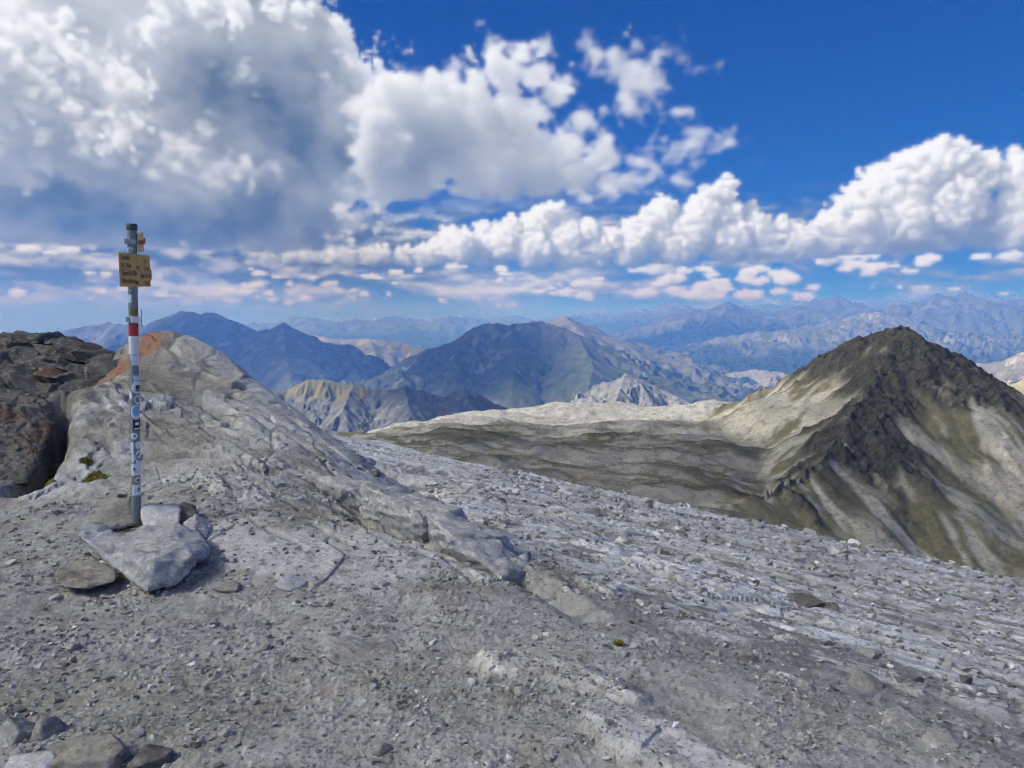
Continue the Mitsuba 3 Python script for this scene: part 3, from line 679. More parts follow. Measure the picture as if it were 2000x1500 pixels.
    strip = sstep(0.02, 0.40, 0.55 * g1 + 0.35 * g2 + 0.7 * fbm(X / 70, Y / 70, 3, 98) + 0.35 * spur - 0.05 + 0.35 * m + 0.25 * mf + 0.1 - 0.25 * sstep(60, 130, d2)) * (1 - field * 0.6)
    p = lerp(scree, green, (0.9 * strip)[..., None])
    dark = np.array([0.043, 0.042, 0.035]) * (1 + 0.6 * mf[..., None] + 0.4 * m[..., None])
    dark = lerp(dark, np.array([0.085, 0.082, 0.042]), (0.6 * sstep(0.1, 0.4, m) * sstep(1.1, 0.5, slope))[..., None])
    dark = lerp(dark, np.array([0.16, 0.152, 0.125]), (sstep(0.05, 0.35, fbm(X / 25, Y / 25, 4, 99) - 0.2 + 0.5 * sstep(690, 740, Y)))[..., None])
    dark = dark * (1 - 0.5 * np.maximum(sstep(0.12, 0.02, fe), 0.7 * sstep(0.12, 0.02, fd)))[..., None]
    p = lerp(p, dark, crag[..., None])
    col = lerp(col, p, onpeak[..., None])
    cut = A[0] > -9
    v, f = grid_mesh(X, Y, Z)
    who = (onpeak > 0.5).ravel()
    fp = who[f].sum(1) >= 2
    for key, sel, label, cat in (('basin', ~fp, 'grey brown hollow basin with a light bare plateau behind it', 'basin'), ('rock_peak', fp, 'dark craggy rock peak with scree and olive turf streaks at the right', 'rock peak')):
        ff = f[sel]
        used = np.unique(ff)
        new = np.full(len(v), -1)
        new[used] = np.arange(len(used))
        normals = meshkit.arrays((v, f), True)[2][used]
        path = meshkit.write_ply((v[used], new[ff]), False, color=np.clip(col.reshape(-1, 3)[used], 0.004, 0.9), normals=normals)
        scene[key] = {'type': 'ply', 'filename': path, 'face_normals': False, 'bsdf': {'type': 'ref', 'id': 'mid_paint'}}
        labels[key] = {'label': label, 'category': cat, 'kind': 'structure'}


build_mid()
# the pale ridge that shows behind the peak's right shoulder
mountain('ridge_001', 'pale rocky crest behind the right shoulder of the peak', [P((1880, 770, 980), (1930, 752, 980), (1960, 765, 980), (1985, 748, 985), (2010, 738, 990), (2060, 745, 990), (2130, 730, 990))],
         840, 1150, steep=0.8, curve=300, floor=-260, rough=8, spur=0.2, spur_size=60, cut=7, cut_size=22, seed=55, rows=80, step=0.08, category='ridge',
         paint=lambda X, Y, Z, s, h, top, seed: np.array([0.30, 0.27, 0.21]) * (1 + 0.5 * fbm(X / 14, Y / 14, 4, 7)[..., None]))

# ------------------------------------------------------------------ the ground at hand: dirt saddle, whaleback of bare rock, dark crag, long bare slope
NEAR = np.array([at(*q) for q in (
    # dirt saddle, level about the post
    (267, 1027, 5.73), (60, 1060, 5.3), (430, 1060, 5.3), (150, 1180, 4.35), (450, 1180, 4.35), (80, 1350, 3.2), (450, 1350, 3.2), (700, 1250, 3.75), (850, 1400, 2.95), (500, 1495, 2.6), (50, 1495, 2.62), (1000, 1490, 2.6),
    (60, 947, 7.1), (150, 942, 7.15), (300, 945, 6.9), (400, 965, 6.5), (500, 985, 6.2),
    # whaleback
    (275, 648, 11.6), (300, 638, 11.6), (340, 640, 11.5), (380, 652, 11.3), (440, 682, 11.0), (505, 742, 10.4), (560, 783, 9.8), (620, 828, 9.2), (680, 880, 8.6), (705, 908, 8.2),
    (270, 700, 10.6), (340, 700, 10.6), (420, 735, 10.2), (250, 745, 9.6), (330, 760, 9.3), (430, 790, 9.1), (520, 825, 8.8), (130, 795, 8.6), (180, 770, 9.0), (110, 850, 7.9), (200, 830, 8.2), (300, 830, 8.2), (420, 860, 7.8), (530, 880, 7.6), (620, 915, 7.4), (85, 920, 7.25), (200, 905, 7.35), (330, 905, 7.3), (450, 920, 7.0), (560, 945, 6.8),
    # dark crag at the left and its boulder
    (0, 668, 12.6), (20, 652, 12.5), (50, 638, 12.4), (100, 637, 12.3), (125, 643, 12.2), (165, 660, 12.1), (205, 677, 12.0), (243, 690, 11.8), (60, 700, 11.6), (140, 700, 11.4), (200, 715, 11.2), (240, 720, 10.9), (30, 745, 10.9), (160, 735, 10.6), (215, 750, 10.0), (100, 765, 10.2),
    (0, 763, 8.6), (40, 765, 8.6), (80, 778, 8.5), (108, 800, 8.35), (80, 840, 8.0), (20, 830, 8.1), (20, 890, 7.75), (70, 900, 7.5),
    # pale slab in front of the crevice and the rock beyond it
    (600, 1090, 5.05), (560, 1010, 5.85), (700, 1080, 5.1), (830, 1060, 5.25), (640, 965, 6.45), (760, 1040, 5.45))]
    + [np.array(q, float) for q in ((-9.5, 14.5, -1.5), (-7, 14.8, -2.2), (-4.5, 14, -2.6), (-2.5, 12.5, -2.4), (-1.2, 10.5, -1.7), (-12, 13, 0.2), (-7.6, 10.2, -0.2), (-6.5, 9.55, -0.1), (-5.9, 9.9, 0.2), (-6.9, 8.3, 0.55), (-9, 8, 0.5), (-8, 6, 0.1), (-5, 2, 0.05), (-4, 0, 0.05), (0, 0, 0), (-2, -2, 0), (2, -2, -0.1))])
SLOPE_A, SLOPE_B, SLOPE_C = 0.2085, 0.1975, 0.90


def slope_plane(X, Y):
    far = np.hypot(X, Y)
    z = SLOPE_C - SLOPE_A * X - SLOPE_B * Y
    lim = 62 + 26 * sstep(0.25, -0.2, X / np.maximum(Y, 1)) + 5 * perlin(X / np.maximum(Y, 1) * 9, 0.5, 101)
    over = np.maximum(far - lim, 0)
    return z - 0.0042 * over ** 2 / (1 + over / 90) - 0.12 * over


def soft_min(a, b, k):
    h = np.clip(0.5 + 0.5 * (b - a) / k, 0, 1)
    return lerp(b, a, h) - k * h * (1 - h)


def along(line, X, Y):
    """Signed distance to a line on the ground (positive on its far side) and how far along it, in metres."""
    p = np.array([q[:2] for q in line])
    best, side, pos = np.full(X.shape, 1e9), np.zeros(X.shape), np.zeros(X.shape)
    t0 = 0.0
    for a, b in zip(p[:-1], p[1:]):
        d = b - a
        L = np.hypot(*d)
        t = np.clip(((X - a[0]) * d[0] + (Y - a[1]) * d[1]) / L ** 2, 0, 1)
        q = np.hypot(X - a[0] - t * d[0], Y - a[1] - t * d[1])
        near = q < best
        best = np.where(near, q, best)
        side = np.where(near, np.sign(d[0] * (Y - a[1]) - d[1] * (X - a[0])), side)
        pos = np.where(near, t0 + t * L, pos)
        t0 += L
    return best * side, pos, t0


GROOVE = [at(*q) for q in ((118, 785, 8.75), (112, 815, 8.3), (95, 865, 7.8), (72, 915, 7.4), (52, 955, 7.02))]
CREVICE = [at(*q) for q in ((618, 945, 6.75), (700, 985, 6.2), (760, 1022, 5.8), (835, 1053, 5.4), (900, 1080, 5.1), (1000, 1105, 4.85), (1060, 1130, 4.65), (1150, 1200, 4.1), (1250, 1270, 3.7))]
CRACKS = [([at(*q) for q in ((252, 738, 10.0), (300, 742, 9.95), (345, 752, 9.8), (400, 748, 9.9), (450, 762, 9.6), (512, 752, 9.9))], 0.05, 0.16, 0.10),
          ([at(*q) for q in ((330, 770, 9.15), (385, 790, 9.0), (425, 822, 8.6), (450, 850, 8.2), (500, 872, 7.9))], 0.035, 0.12, 0.07),
          ([at(*q) for q in ((545, 800, 9.1), (580, 838, 8.75), (640, 872, 8.3), (690, 915, 7.9))], 0.05, 0.15, -0.10),
          ([at(*q) for q in ((470, 835, 8.6), (560, 870, 8.0), (620, 905, 7.6), (690, 955, 6.8))], 0.04, 0.10, -0.08),
          ([at(*q) for q in ((160, 850, 8.0), (210, 880, 7.7), (240, 905, 7.35))], 0.03, 0.10, 0.06),
          ([at(*q) for q in ((300, 900, 7.4), (400, 895, 7.35), (480, 915, 7.1), (590, 935, 6.9))], 0.025, 0.05, 0.05),
          ([at(*q) for q in ((130, 800, 8.7), (190, 790, 8.85), (250, 800, 8.75), (300, 820, 8.5))], 0.03, 0.08, 0.06),
          ([at(*q) for q in ((590, 1010, 5.8), (680, 1060, 5.3), (760, 1085, 5.05))], 0.015, 0.03, 0.02),
          ([at(*q) for q in ((440, 1000, 6.0), (540, 1040, 5.5), (640, 1110, 4.9))], 0.015, 0.03, 0.015)]
LEDGE = [at(*q) for q in ((860, 1290, 3.55), (950, 1330, 3.3), (1060, 1345, 3.25), (1150, 1385, 3.05), (1300, 1440, 2.85))]


def base_height(X, Y):
    return soft_min(0.0 * X, slope_plane(X, Y), 0.30)


def rise_table():
    """What stands above the saddle and its slope, on a grid of 8 cm, from the surveyed points."""
    gx, gy = np.arange(-16, 9, 0.08), np.arange(-4, 20, 0.08)
    pts = np.vstack([NEAR] + [[[x, y, base_height(np.array(float(x)), np.array(float(y)))] for x in np.arange(-3, 9, 1.0) for y in np.arange(1.5, 20, 1.0) if x + y > 5.6 and x > -1.6 + 0.25 * (y - 6.0) * (y > 6) - 0.35 * (y - 8) * (y > 8)]])
    d = pts[:, 2] - base_height(pts[:, 0], pts[:, 1])
    fit = RBFInterpolator(pts[:, :2], d, kernel='linear', degree=0, smoothing=0.02)
    GX, GY = np.meshgrid(gx, gy)
    out = fit(np.stack([GX.ravel(), GY.ravel()], -1)).reshape(GX.shape)
    edge = np.minimum.reduce([GX + 16, 9 - GX, GY + 4, 20 - GY])
    return gaussian_filter(out, 2.0) * sstep(0, 2.5, edge)


RISE = rise_table()


def macro(X, Y):
    z = base_height(X, Y)
    return z + map_coordinates(RISE, [(Y + 4) / 0.08, (X + 16) / 0.08], order=1, mode='constant', cval=0.0)


def ledges(q, drop):
    """Saw-tooth of laid beds: a gentle tread and a quick drop."""
    f = q - np.floor(q)
    return np.where(f < 1 - drop, f / (1 - drop), (1 - f) / drop) - 0.5


def stretched(X, Y, across, length, octaves, seed, **kw):
    """Noise drawn out along the strike of the beds, which run from far left to near right."""
    s, t = (X - Y) * 0.7071, (X + Y) * 0.7071
    return fbm(s / length, t / across, octaves, seed, **kw)


def build_near():
    az = np.radians(np.concatenate([np.linspace(-58, -37, 40)[:-1], np.linspace(-37, 37, 880)[:-1], np.linspace(37, 58, 40)]))
    r = np.concatenate([np.geomspace(0.6, 2.2, 18)[:-1], np.geomspace(2.2, 7.0, 280)[:-1], np.geomspace(7.0, 13.2, 175)[:-1], np.geomspace(13.2, 110, 160)[:-1], np.geomspace(110, 250, 20)])
    R, A = np.meshgrid(r, az, indexing='ij')
    X, Y = R * np.sin(A), R * np.cos(A)
    px = R * 0.0013
    z = macro(X, Y)
    detail = lambda wave: sstep(0.5, 1.5, wave / (px * 2.2))  # noqa: E731
    # ---- what lies where
    n1 = fbm(X / 1.6, Y / 1.6, 4, 111, 0.55)
    n2 = fbm(X / 0.45, Y / 0.45, 4, 112, 0.55)
    pts = np.stack([X, Y], -1)
    plane = slope_plane(X, Y)
    t = (X + Y) * 0.7071
    out = sstep(3.0, 3.6, t + 0.45 * stretched(X, Y, 1.2, 4.0, 4, 113))               # past the edge of the saddle
    back = sstep(6.45, 7.0, Y + 0.55 * n1 + 0.25 * n2 + 0.95 * sstep(-3.3, -1.6, X)) * sstep(0.5, -0.8, X + 0.25 * (Y - 6))
    slab = np.exp(-(((X + 1.15 + 0.3 * (Y - 5.3)) / 1.3) ** 2 + ((Y - 5.35) / 0.95) ** 2) ** 1.3)
    slab = sstep(0.25, 0.75, slab + 0.55 * n1 + 0.22 * n2)
    rocky = np.clip(np.maximum(back, slab), 0, 1)
    crag = sstep(-5.15, -5.5, X + 0.34 * (Y - 9.0) + 0.15 * n1) * sstep(9.25, 9.7, Y + 0.3 * n1)      # the dark crag
    boulder = sstep(-4.70, -4.85, X + 0.06 * n1 + 0.35 * (Y - 7.0)) * (1 - sstep(9.0, 9.5, Y)) * sstep(7.0, 7.3, Y + 0.2 * n1)  # dark block, widened so its colour also paints the shade of the recess
    band = stretched(X, Y, 0.9, 9.0, 4, 114)
    bandw = stretched(X, Y, 9.0, 90.0, 3, 115)
    dirt_s = sstep(0.30, -0.30, band - 0.14 * sstep(5.5, 4.0, t) + 0.5 * n2 + 0.25 * n1 + 0.35 * stretched(X, Y, 0.22, 1.5, 3, 116) + 0.3 * bandw * sstep(8, 25, R) + 0.32 * sstep(6, 14, R)) * sstep(0.3, 0.0, 0.2 * np.abs(n1))
    rocky = np.maximum(rocky, out * (1 - dirt_s))
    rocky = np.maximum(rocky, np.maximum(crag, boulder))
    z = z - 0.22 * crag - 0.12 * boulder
    # ---- steps and crevices
    dc, pos, L = along(CREVICE, X, Y)
    dc = dc + 0.12 * n1 + 0.05 * n2
    env = sstep(0, 0.7, pos) * sstep(L, L - 1.6, pos)
    face = 0.07 * sstep(-0.02, 0.14, dc) * np.exp(-np.maximum(dc, 0) / 0.75) - 0.15 * np.exp(-(dc / 0.08) ** 2)
    z = z + env * face * (0.75 + 0.5 * perlin(pos * 1.3, 0.3, 117))
    dl, pos2, L2 = along(LEDGE, X, Y)
    dl = dl + 0.10 * n1 + 0.05 * n2
    ledge = sstep(0, 0.3, pos2) * sstep(L2, L2 - 0.3, pos2) * np.exp(-((dl - 0.13) / 0.12) ** 2)
    z = z + 0.03 * ledge
    rocky = np.maximum(rocky, sstep(0.25, 0.6, ledge + 0.3 * n2))
    ls, lt = (X - Y) * 0.7071 + 1.30, (X + Y) * 0.7071 - 2.24
    low_slab = sstep(0.3, 0.5, np.exp(-((ls / 0.75) ** 2 + ((lt + 0.12 * ls) / 0.17) ** 2)) + 0.30 * n2 + 0.25 * n1)
    z = z + 0.04 * low_slab
    rocky = np.maximum(rocky, low_slab)
    dg, pos3, L3 = along(GROOVE, X, Y)
    dg = dg + 0.06 * n1 + 0.04 * n2
    groove = np.exp(-(dg / 0.13) ** 2) * sstep(-0.2, 0.2, pos3 + 0.1) * (np.hypot(X + 5.2, Y - 7.8) < 2.2)
    z = z - 0.55 * groove
    gash = np.zeros(X.shape)
    for line, wid, dep, lift in CRACKS:
        dk_, pk, Lk = along(line, X, Y)
        dk_ = dk_ + 0.10 * n1 + 0.05 * n2
        ends = sstep(0, 0.25, pk) * sstep(Lk, Lk - 0.25, pk) * (0.55 + 0.45 * perlin(pk * 2.1, dep * 50, 230))
        g_ = np.exp(-(dk_ / wid) ** 2) * ends
        gash = np.maximum(gash, g_)
        z = z - dep * g_ + lift * np.sign(lift) * (sstep(-wid, wid, dk_ * np.sign(lift)) * np.exp(-np.maximum(dk_ * np.sign(lift), 0) / 0.6)) * ends
    # ---- rock relief: folded beds, joints, pits
    wx, wy = X + 0.10 * fbm(X / 1.3, Y / 1.3, 2, 121), Y + 0.10 * fbm(X / 1.3, Y / 1.3, 2, 122)
    zz = z * 1.3
    beds, jc, tones = 0.0, 0.0, 0.0
    for a, (wave, amp) in enumerate(((13.0, 0.55), (4.2, 0.20), (1.25, 0.20), (0.5, 0.11), (0.2, 0.036), (0.085, 0.016))):
        if wave > 2:
            w_ = sstep(9, 30, R) * (1 - back)
        else:
            w_ = detail(wave)
        turn = (0.0, 0.1, -0.25, 0.35, -0.45, 0.5)[a] * (1 - 0.7 * out)
        c_, s_ = np.cos(turn), np.sin(turn)
        gx, gy = wx * c_ - (wy + 0.6 * z) * s_, wx * s_ + (wy + 0.6 * z) * c_
        h_, e_, who_ = facets((gx - gy) * 0.7071 / (wave * 1.8), (gx + gy) * 0.7071 / wave, 123 + a)
        m_ = 0.35 + 0.65 * sstep(-0.3, 0.25, fbm(X / wave / 4, Y / wave / 4, 2, 205 + a))
        beds = beds + amp * h_ * w_ * m_ * (1 - 0.5 * out * (a in (2, 3)))
        near_joint = sstep(0.10, 0.015, e_) * w_ * m_
        beds = beds - (0.10 + 0.12 * out) * amp * near_joint
        jc = np.maximum(jc, near_joint * min(1.0, 0.5 + 0.2 * a) * (1 - 0.6 * back))
        tones = tones + (who_ - 0.5) * w_ * 0.22
    beds = beds + 0.035 * stretched(wx, wy + 0.5 * zz, 0.22, 1.0, 5, 126, gain=0.65) * detail(0.1)
    rough = fbm(wx / 0.07, wy / 0.07, 3, 133, 0.6) * detail(0.05)
    strong = 0.45 + 0.55 * sstep(-0.1, 0.35, fbm(X / 2.3, Y / 2.3, 3, 135) + 0.25 * back) + 1.5 * crag + 0.9 * boulder
    strong = strong * (1 - 0.55 * slab * (1 - back)) + 0.9 * env * np.exp(-((dc - 0.1) / 0.25) ** 2)
    zr = beds * strong + 0.006 * rough
    # longer swells and ribs of the slope
    ribs = 0.10 * stretched(X, Y, 1.7, 10, 4, 141) * sstep(3.2, 5.0, t) + 0.8 * stretched(X, Y, 7, 40, 4, 142) * sstep(9, 30, R)
    ribs = ribs * (1 - back)
    # ---- dirt relief: hollows, trodden patches, pebbles
    e1, e2, who1 = cells(X / 0.045, Y / 0.045, 143)
    g1_, g2_, who2 = cells(X / 0.021, Y / 0.021, 144)
    peb = (np.clip(0.42 - e1, 0, 1) * 0.022 * sstep(0.55, 0.8, who1) * detail(0.045) + np.clip(0.45 - g1_, 0, 1) * 0.011 * sstep(0.35, 0.7, who2) * detail(0.02))
    clump = sstep(-0.25, 0.3, fbm(X / 0.5, Y / 0.5, 3, 145))
    zd = 0.05 * fbm(X / 0.8, Y / 0.8, 4, 146, 0.5) + 0.014 * fbm(X / 0.12, Y / 0.12, 3, 147, 0.55) * detail(0.1) + peb * (0.5 + clump) + 0.004 * fbm(X / 0.02, Y / 0.02, 2, 148) * detail(0.02)
    rk = sstep(0.3, 0.7, rocky + 0.5 * n2 + 0.15 * fbm(X / 0.1, Y / 0.1, 3, 149) - 0.02)
    Z = z + ribs + lerp(zd, zr + 0.02, rk)
    # ease the sheer little steps that the grid cannot carry
    sheer = np.hypot(np.gradient(Z, axis=0) / np.gradient(R, axis=0), np.gradient(Z, axis=1) / (R * np.gradient(A, axis=1)))
    sheer = gaussian_filter(sstep(1.0, 2.0, sheer), 2.0)
    Z = lerp(Z, gaussian_filter(Z, (3.0, 2.5)), np.clip(2.2 * sheer, 0, 1) * (1 - crag) * (1 - boulder) * (1 - 0.6 * back))
    # beds that overhang a little: push the crag's and whaleback's steep faces in and out
    push = (0.4 * crag + 0.2 * boulder + 0.10 * back) * (fbm(X / 0.5 + Z / 0.4, Z / 0.22 - 0.4 * X, 4, 151, 0.6) * 0.34 + 0.16 * fbm(X / 0.16 + Z / 0.2, Z / 0.08, 3, 152, 0.6))
    push = push * sstep(0, 0.4, np.abs(push) + 0.3)
    R2 = R + push
    X2, Y2 = R2 * np.sin(A), R2 * np.cos(A)
    # ---- colour
    f_ = fbm(X / 0.10, Y / 0.10, 4, 161, 0.6)
    patch = fbm(X / 0.9, Y / 0.9, 4, 162, 0.55)
    dirt = np.array([0.275, 0.279, 0.276]) * (1 + 0.6 * f_[..., None] + 0.25 * n1[..., None])
    dirt = lerp(dirt, np.array([0.15, 0.15, 0.115]), (0.55 * sstep(0.05, 0.4, patch))[..., None])
    dirt = lerp(dirt, np.array([0.21, 0.165, 0.14]), (0.45 * sstep(0.18, 0.45, fbm(X / 0.6, Y / 0.6, 4, 163)))[..., None])
    pb = np.clip(sstep(0.40, 0.25, e1) * sstep(0.55, 0.8, who1) * 0.9 + 0.8 * sstep(0.42, 0.25, g1_) * sstep(0.35, 0.7, who2), 0, 1) * (0.4 + 0.6 * clump) * detail(0.02)
    dirt = lerp(dirt, np.array([0.36, 0.36, 0.36]) * (0.30 + 1.15 * who2[..., None]), (0.75 * pb)[..., None])
    bl = sstep(-0.3, 0.4, fbm(X / 1.3, Y / 1.3, 4, 164, 0.55))
    pale = lerp(np.array([0.46, 0.458, 0.448]), np.array([0.435, 0.452, 0.475]), bl[..., None])
    lich = fbm(X / 0.035 + z * 9, Y / 0.035, 3, 240, 0.6) * detail(0.03)
    pale = pale * (1 + 0.5 * lich[..., None]) * (1 - 0.4 * sstep(0.25, 0.5, fbm(X / 0.12, Y / 0.12 + z * 5, 4, 241, 0.7)))[..., None]
    pale = pale * (1 + 0.50 * f_[..., None] + 0.40 * stretched(X, Y, 0.14, 0.9, 4, 165, gain=0.6)[..., None])
    stain = sstep(0.1, 0.5, fbm(X / 0.7, Y / 0.7, 5, 166, 0.62))
    pale = lerp(pale, np.array([0.14, 0.135, 0.125]), (0.75 * stain * sstep(0.2, 0.7, strong))[..., None])
    lines = sstep(0.16, 0.02, np.abs(stretched(wx, wy + 0.5 * z, 0.16, 0.7, 4, 190, gain=0.6))) * sstep(-0.1, 0.3, fbm(X / 0.8, Y / 0.8, 3, 191)) * detail(0.06)
    pale = pale * (1 - 0.42 * jc[..., None]) * (1 + tones[..., None]) * (1 - 0.45 * lines * (1 - 0.5 * slab))[..., None]
    pale = lerp(pale, np.array([0.40, 0.405, 0.42]) * (1 + 0.35 * f_[..., None]) * (1 - 0.35 * lines)[..., None], (0.7 * np.maximum(slab * (1 - back), low_slab) * sstep(-0.25, 0.25, patch + 0.3))[..., None])
    pale = lerp(pale, lerp(np.array([0.20, 0.193, 0.18]), np.array([0.125, 0.117, 0.103]), sstep(0.35, 0.85, z + 0.3 * n1)[..., None]) * (1 + 0.55 * f_[..., None]), (0.85 * back * sstep(0.35, -0.2, fbm(X / 1.2, Y / 1.2, 4, 167) - 0.45 * sstep(0.35, 1.1, z) + 0.15))[..., None])
    slopec = lerp(np.array([0.60, 0.615, 0.64]), np.array([0.53, 0.53, 0.52]), sstep(-0.1, 0.35, stretched(X, Y, 5, 30, 3, 168))[..., None])
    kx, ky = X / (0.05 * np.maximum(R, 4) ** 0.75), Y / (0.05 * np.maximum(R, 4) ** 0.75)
    rubble_shade = sstep(0.22, 0.55, fbm(kx * 0.6, ky * 0.6, 3, 250, 0.7)) + 0.6 * sstep(0.15, 0.5, fbm(X / 0.5, Y / 0.5, 4, 251, 0.7))  # dark specks painted as the shadows between pieces of rubble
    slopec = slopec * (1 - 0.4 * jc[..., None]) * (1 + 0.8 * tones[..., None]) * (1 + 0.42 * stretched(X, Y, 0.35, 2.2, 5, 169, gain=0.72)[..., None] + 0.5 * fbm(X / 0.22, Y / 0.22, 4, 170, 0.68)[..., None] - 0.55 * rubble_shade[..., None] + 0.2 * stretched(X, Y, 3, 30, 3, 171)[..., None])
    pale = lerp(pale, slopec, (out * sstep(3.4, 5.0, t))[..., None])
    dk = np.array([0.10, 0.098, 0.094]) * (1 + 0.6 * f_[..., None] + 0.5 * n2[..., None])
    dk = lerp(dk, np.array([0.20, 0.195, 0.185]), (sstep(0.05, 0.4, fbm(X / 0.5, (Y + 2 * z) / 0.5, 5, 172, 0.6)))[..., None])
    pale = pale * (1 - 0.17 * back)[..., None]
    pale = lerp(pale, dk * 0.8, (0.75 * gash)[..., None])
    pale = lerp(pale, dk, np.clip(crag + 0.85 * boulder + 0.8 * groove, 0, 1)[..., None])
    rust = 1.1 * np.exp(-(((X + 5.35) / 0.30) ** 2 + ((Y - 10.9) / 0.9) ** 2)) + 0.8 * np.exp(-(((X + 5.85) / 0.25) ** 2 + ((Y - 10.0) / 0.4) ** 2)) + 0.6 * np.exp(-(((X + 4.4) / 0.9) ** 2 + ((Y - 11.6) / 0.22) ** 2))
    rust = sstep(0.28, 0.65, rust + 0.9 * fbm(X / 0.15, Y / 0.4 + z * 2, 4, 173, 0.65) - 0.05) * 0.85
    pale = lerp(pale, np.array([0.23, 0.105, 0.06]) * (1 + 0.5 * f_[..., None]), rust[..., None])
    ds = np.array([0.19, 0.195, 0.20]) * (1 + 0.4 * f_[..., None])
    dirt = lerp(dirt, ds, (0.8 * out)[..., None])
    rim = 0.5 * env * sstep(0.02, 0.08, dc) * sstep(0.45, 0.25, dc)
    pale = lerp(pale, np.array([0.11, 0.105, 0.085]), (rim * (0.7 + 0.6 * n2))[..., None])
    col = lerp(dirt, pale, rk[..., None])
    v, f = grid_mesh(X2, Y2, Z)
    normals = meshkit.arrays((v, f), True)[2]
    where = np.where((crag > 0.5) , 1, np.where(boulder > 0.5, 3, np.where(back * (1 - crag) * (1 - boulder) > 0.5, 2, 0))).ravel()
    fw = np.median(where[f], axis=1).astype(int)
    names = {0: ('ground', 'trodden grey dirt saddle running into a long bare stony slope', 'ground'), 1: ('rock_outcrop', 'dark bedrock showing between the stacked slabs of the left crag', 'rock outcrop'),
             2: ('rock_outcrop_001', 'light grey whaleback of bare rock with rust-red lichen on its crown', 'rock outcrop'), 3: ('boulder', 'dark rock in the cleft between the fissured block and the whaleback, with recess shade painted in', 'rock')}
    for i, (key, label, cat) in names.items():
        ff = f[fw == i]
        used = np.unique(ff)
        new = np.full(len(v), -1)
        new[used] = np.arange(len(used))
        path = meshkit.write_ply((v[used], new[ff]), False, color=np.clip(col.reshape(-1, 3)[used], 0.004, 0.9), normals=normals[used])
        scene[key] = {'type': 'ply', 'filename': path, 'face_normals': False, 'bsdf': {'type': 'ref', 'id': 'ground_paint'}}
        labels[key] = {'label': label, 'category': cat, 'kind': 'structure'}
    return X2, Y2, Z, rk, out


NX, NY, NZ, NROCK, NOUT = build_near()
ground_tree = cKDTree(np.stack([NX, NY], -1).reshape(-1, 2)[::1])


def ground_z(x, y):
    d, i = ground_tree.query(np.stack([np.atleast_1d(x), np.atleast_1d(y)], -1), k=3)
    w = 1 / (d + 1e-4)
    return (NZ.ravel()[i] * w).sum(1) / w.sum(1)

# ------------------------------------------------------------------ where picture points lie on the ground at hand
_d = np.stack([NX, NY, NZ], -1).reshape(-1, 3) - EYE
_w = _d[:, 1] * CP - _d[:, 2] * SP
_ok = (_w > 0.5) & (_d[:, 1] < 110)
_seen = np.stack([1000 + FOCAL * _d[_ok, 0] / _w[_ok], 750 - FOCAL * (_d[_ok, 1] * SP + _d[_ok, 2] * CP) / _w[_ok]], -1)
_dist = _w[_ok]
_pts = _d[_ok] + EYE
_seen_tree = cKDTree(_seen)


def on_ground(px, py):
    """The nearest piece of ground that the photograph shows at this picture point."""
    i = np.array(_seen_tree.query_ball_point([px, py], 5.0))
    if not len(i):
        i = np.array([_seen_tree.query([px, py])[1]])
    j = i[np.argsort(_dist[i])[:3]]
    return _pts[j].mean(0)


# ------------------------------------------------------------------ stones
def rock_texture(base, dark, light, scale, rusty=False):
    base, dark, light = (mi.Color3f(*q) for q in (base, dark, light))

    def fn(p, n, uv):
        a = mikit.fbm(p.x / scale, p.y / scale, p.z / scale * 1.6, 5)
        b = mikit.fbm(p.x / scale * 5 + 9, p.y / scale * 5, p.z / scale * 5, 4)
        c = mikit.mix(base, dark, mikit.smoothstep(0.52, 0.72, a) * 0.75)
        c = mikit.mix(c, light, mikit.smoothstep(0.55, 0.75, b) * 0.6)
        g = mikit.fbm(p.x * 90, p.y * 90, p.z * 90 + 5, 3)
        if rusty:
            c = mikit.mix(c, (0.15, 0.085, 0.055), mikit.smoothstep(0.54, 0.68, mikit.fbm(p.x * 1.7 + 4, p.y * 1.7, p.z * 2.6, 4)) * 0.65)
        return c * (0.62 + 0.76 * b) * (0.72 + 0.56 * g) * (1 - 0.45 * mikit.smoothstep(0.60, 0.72, g))
    return fn


for key, args in {'stone_grey': ((0.25, 0.25, 0.25), (0.15, 0.145, 0.14), (0.36, 0.36, 0.36), 0.10),
                  'stone_blue': ((0.33, 0.34, 0.37), (0.24, 0.25, 0.28), (0.46, 0.48, 0.50), 0.12),
                  'stone_brown': ((0.235, 0.228, 0.212), (0.12, 0.11, 0.10), (0.31, 0.29, 0.26), 0.10),
                  'stone_dark': ((0.12, 0.118, 0.115), (0.06, 0.06, 0.06), (0.19, 0.185, 0.18), 0.10),
                  'stone_white': ((0.42, 0.43, 0.44), (0.30, 0.31, 0.32), (0.55, 0.56, 0.57), 0.10),
                  'stone_slab': ((0.315, 0.325, 0.345), (0.19, 0.195, 0.21), (0.43, 0.44, 0.46), 0.13), 'stone_pale': ((0.36, 0.366, 0.372), (0.24, 0.243, 0.246), (0.46, 0.466, 0.475), 0.16),
                  'crag_dark': ((0.105, 0.104, 0.103), (0.05, 0.049, 0.048), (0.23, 0.228, 0.222), 0.14, True)}.items():
    scene[key] = {'type': 'bumpmap', 'bump_texture': mikit.proc(lambda p, n, uv: mikit.fbm(p.x * 55, p.y * 55, p.z * 55, 3) * 0.006, eps=2e-3), 'scale': 1.0,
                  'bsdf': {'type': 'diffuse', 'reflectance': mikit.proc(rock_texture(*args))}} if False else {'type': 'diffuse', 'reflectance': mikit.proc(rock_texture(*args))}


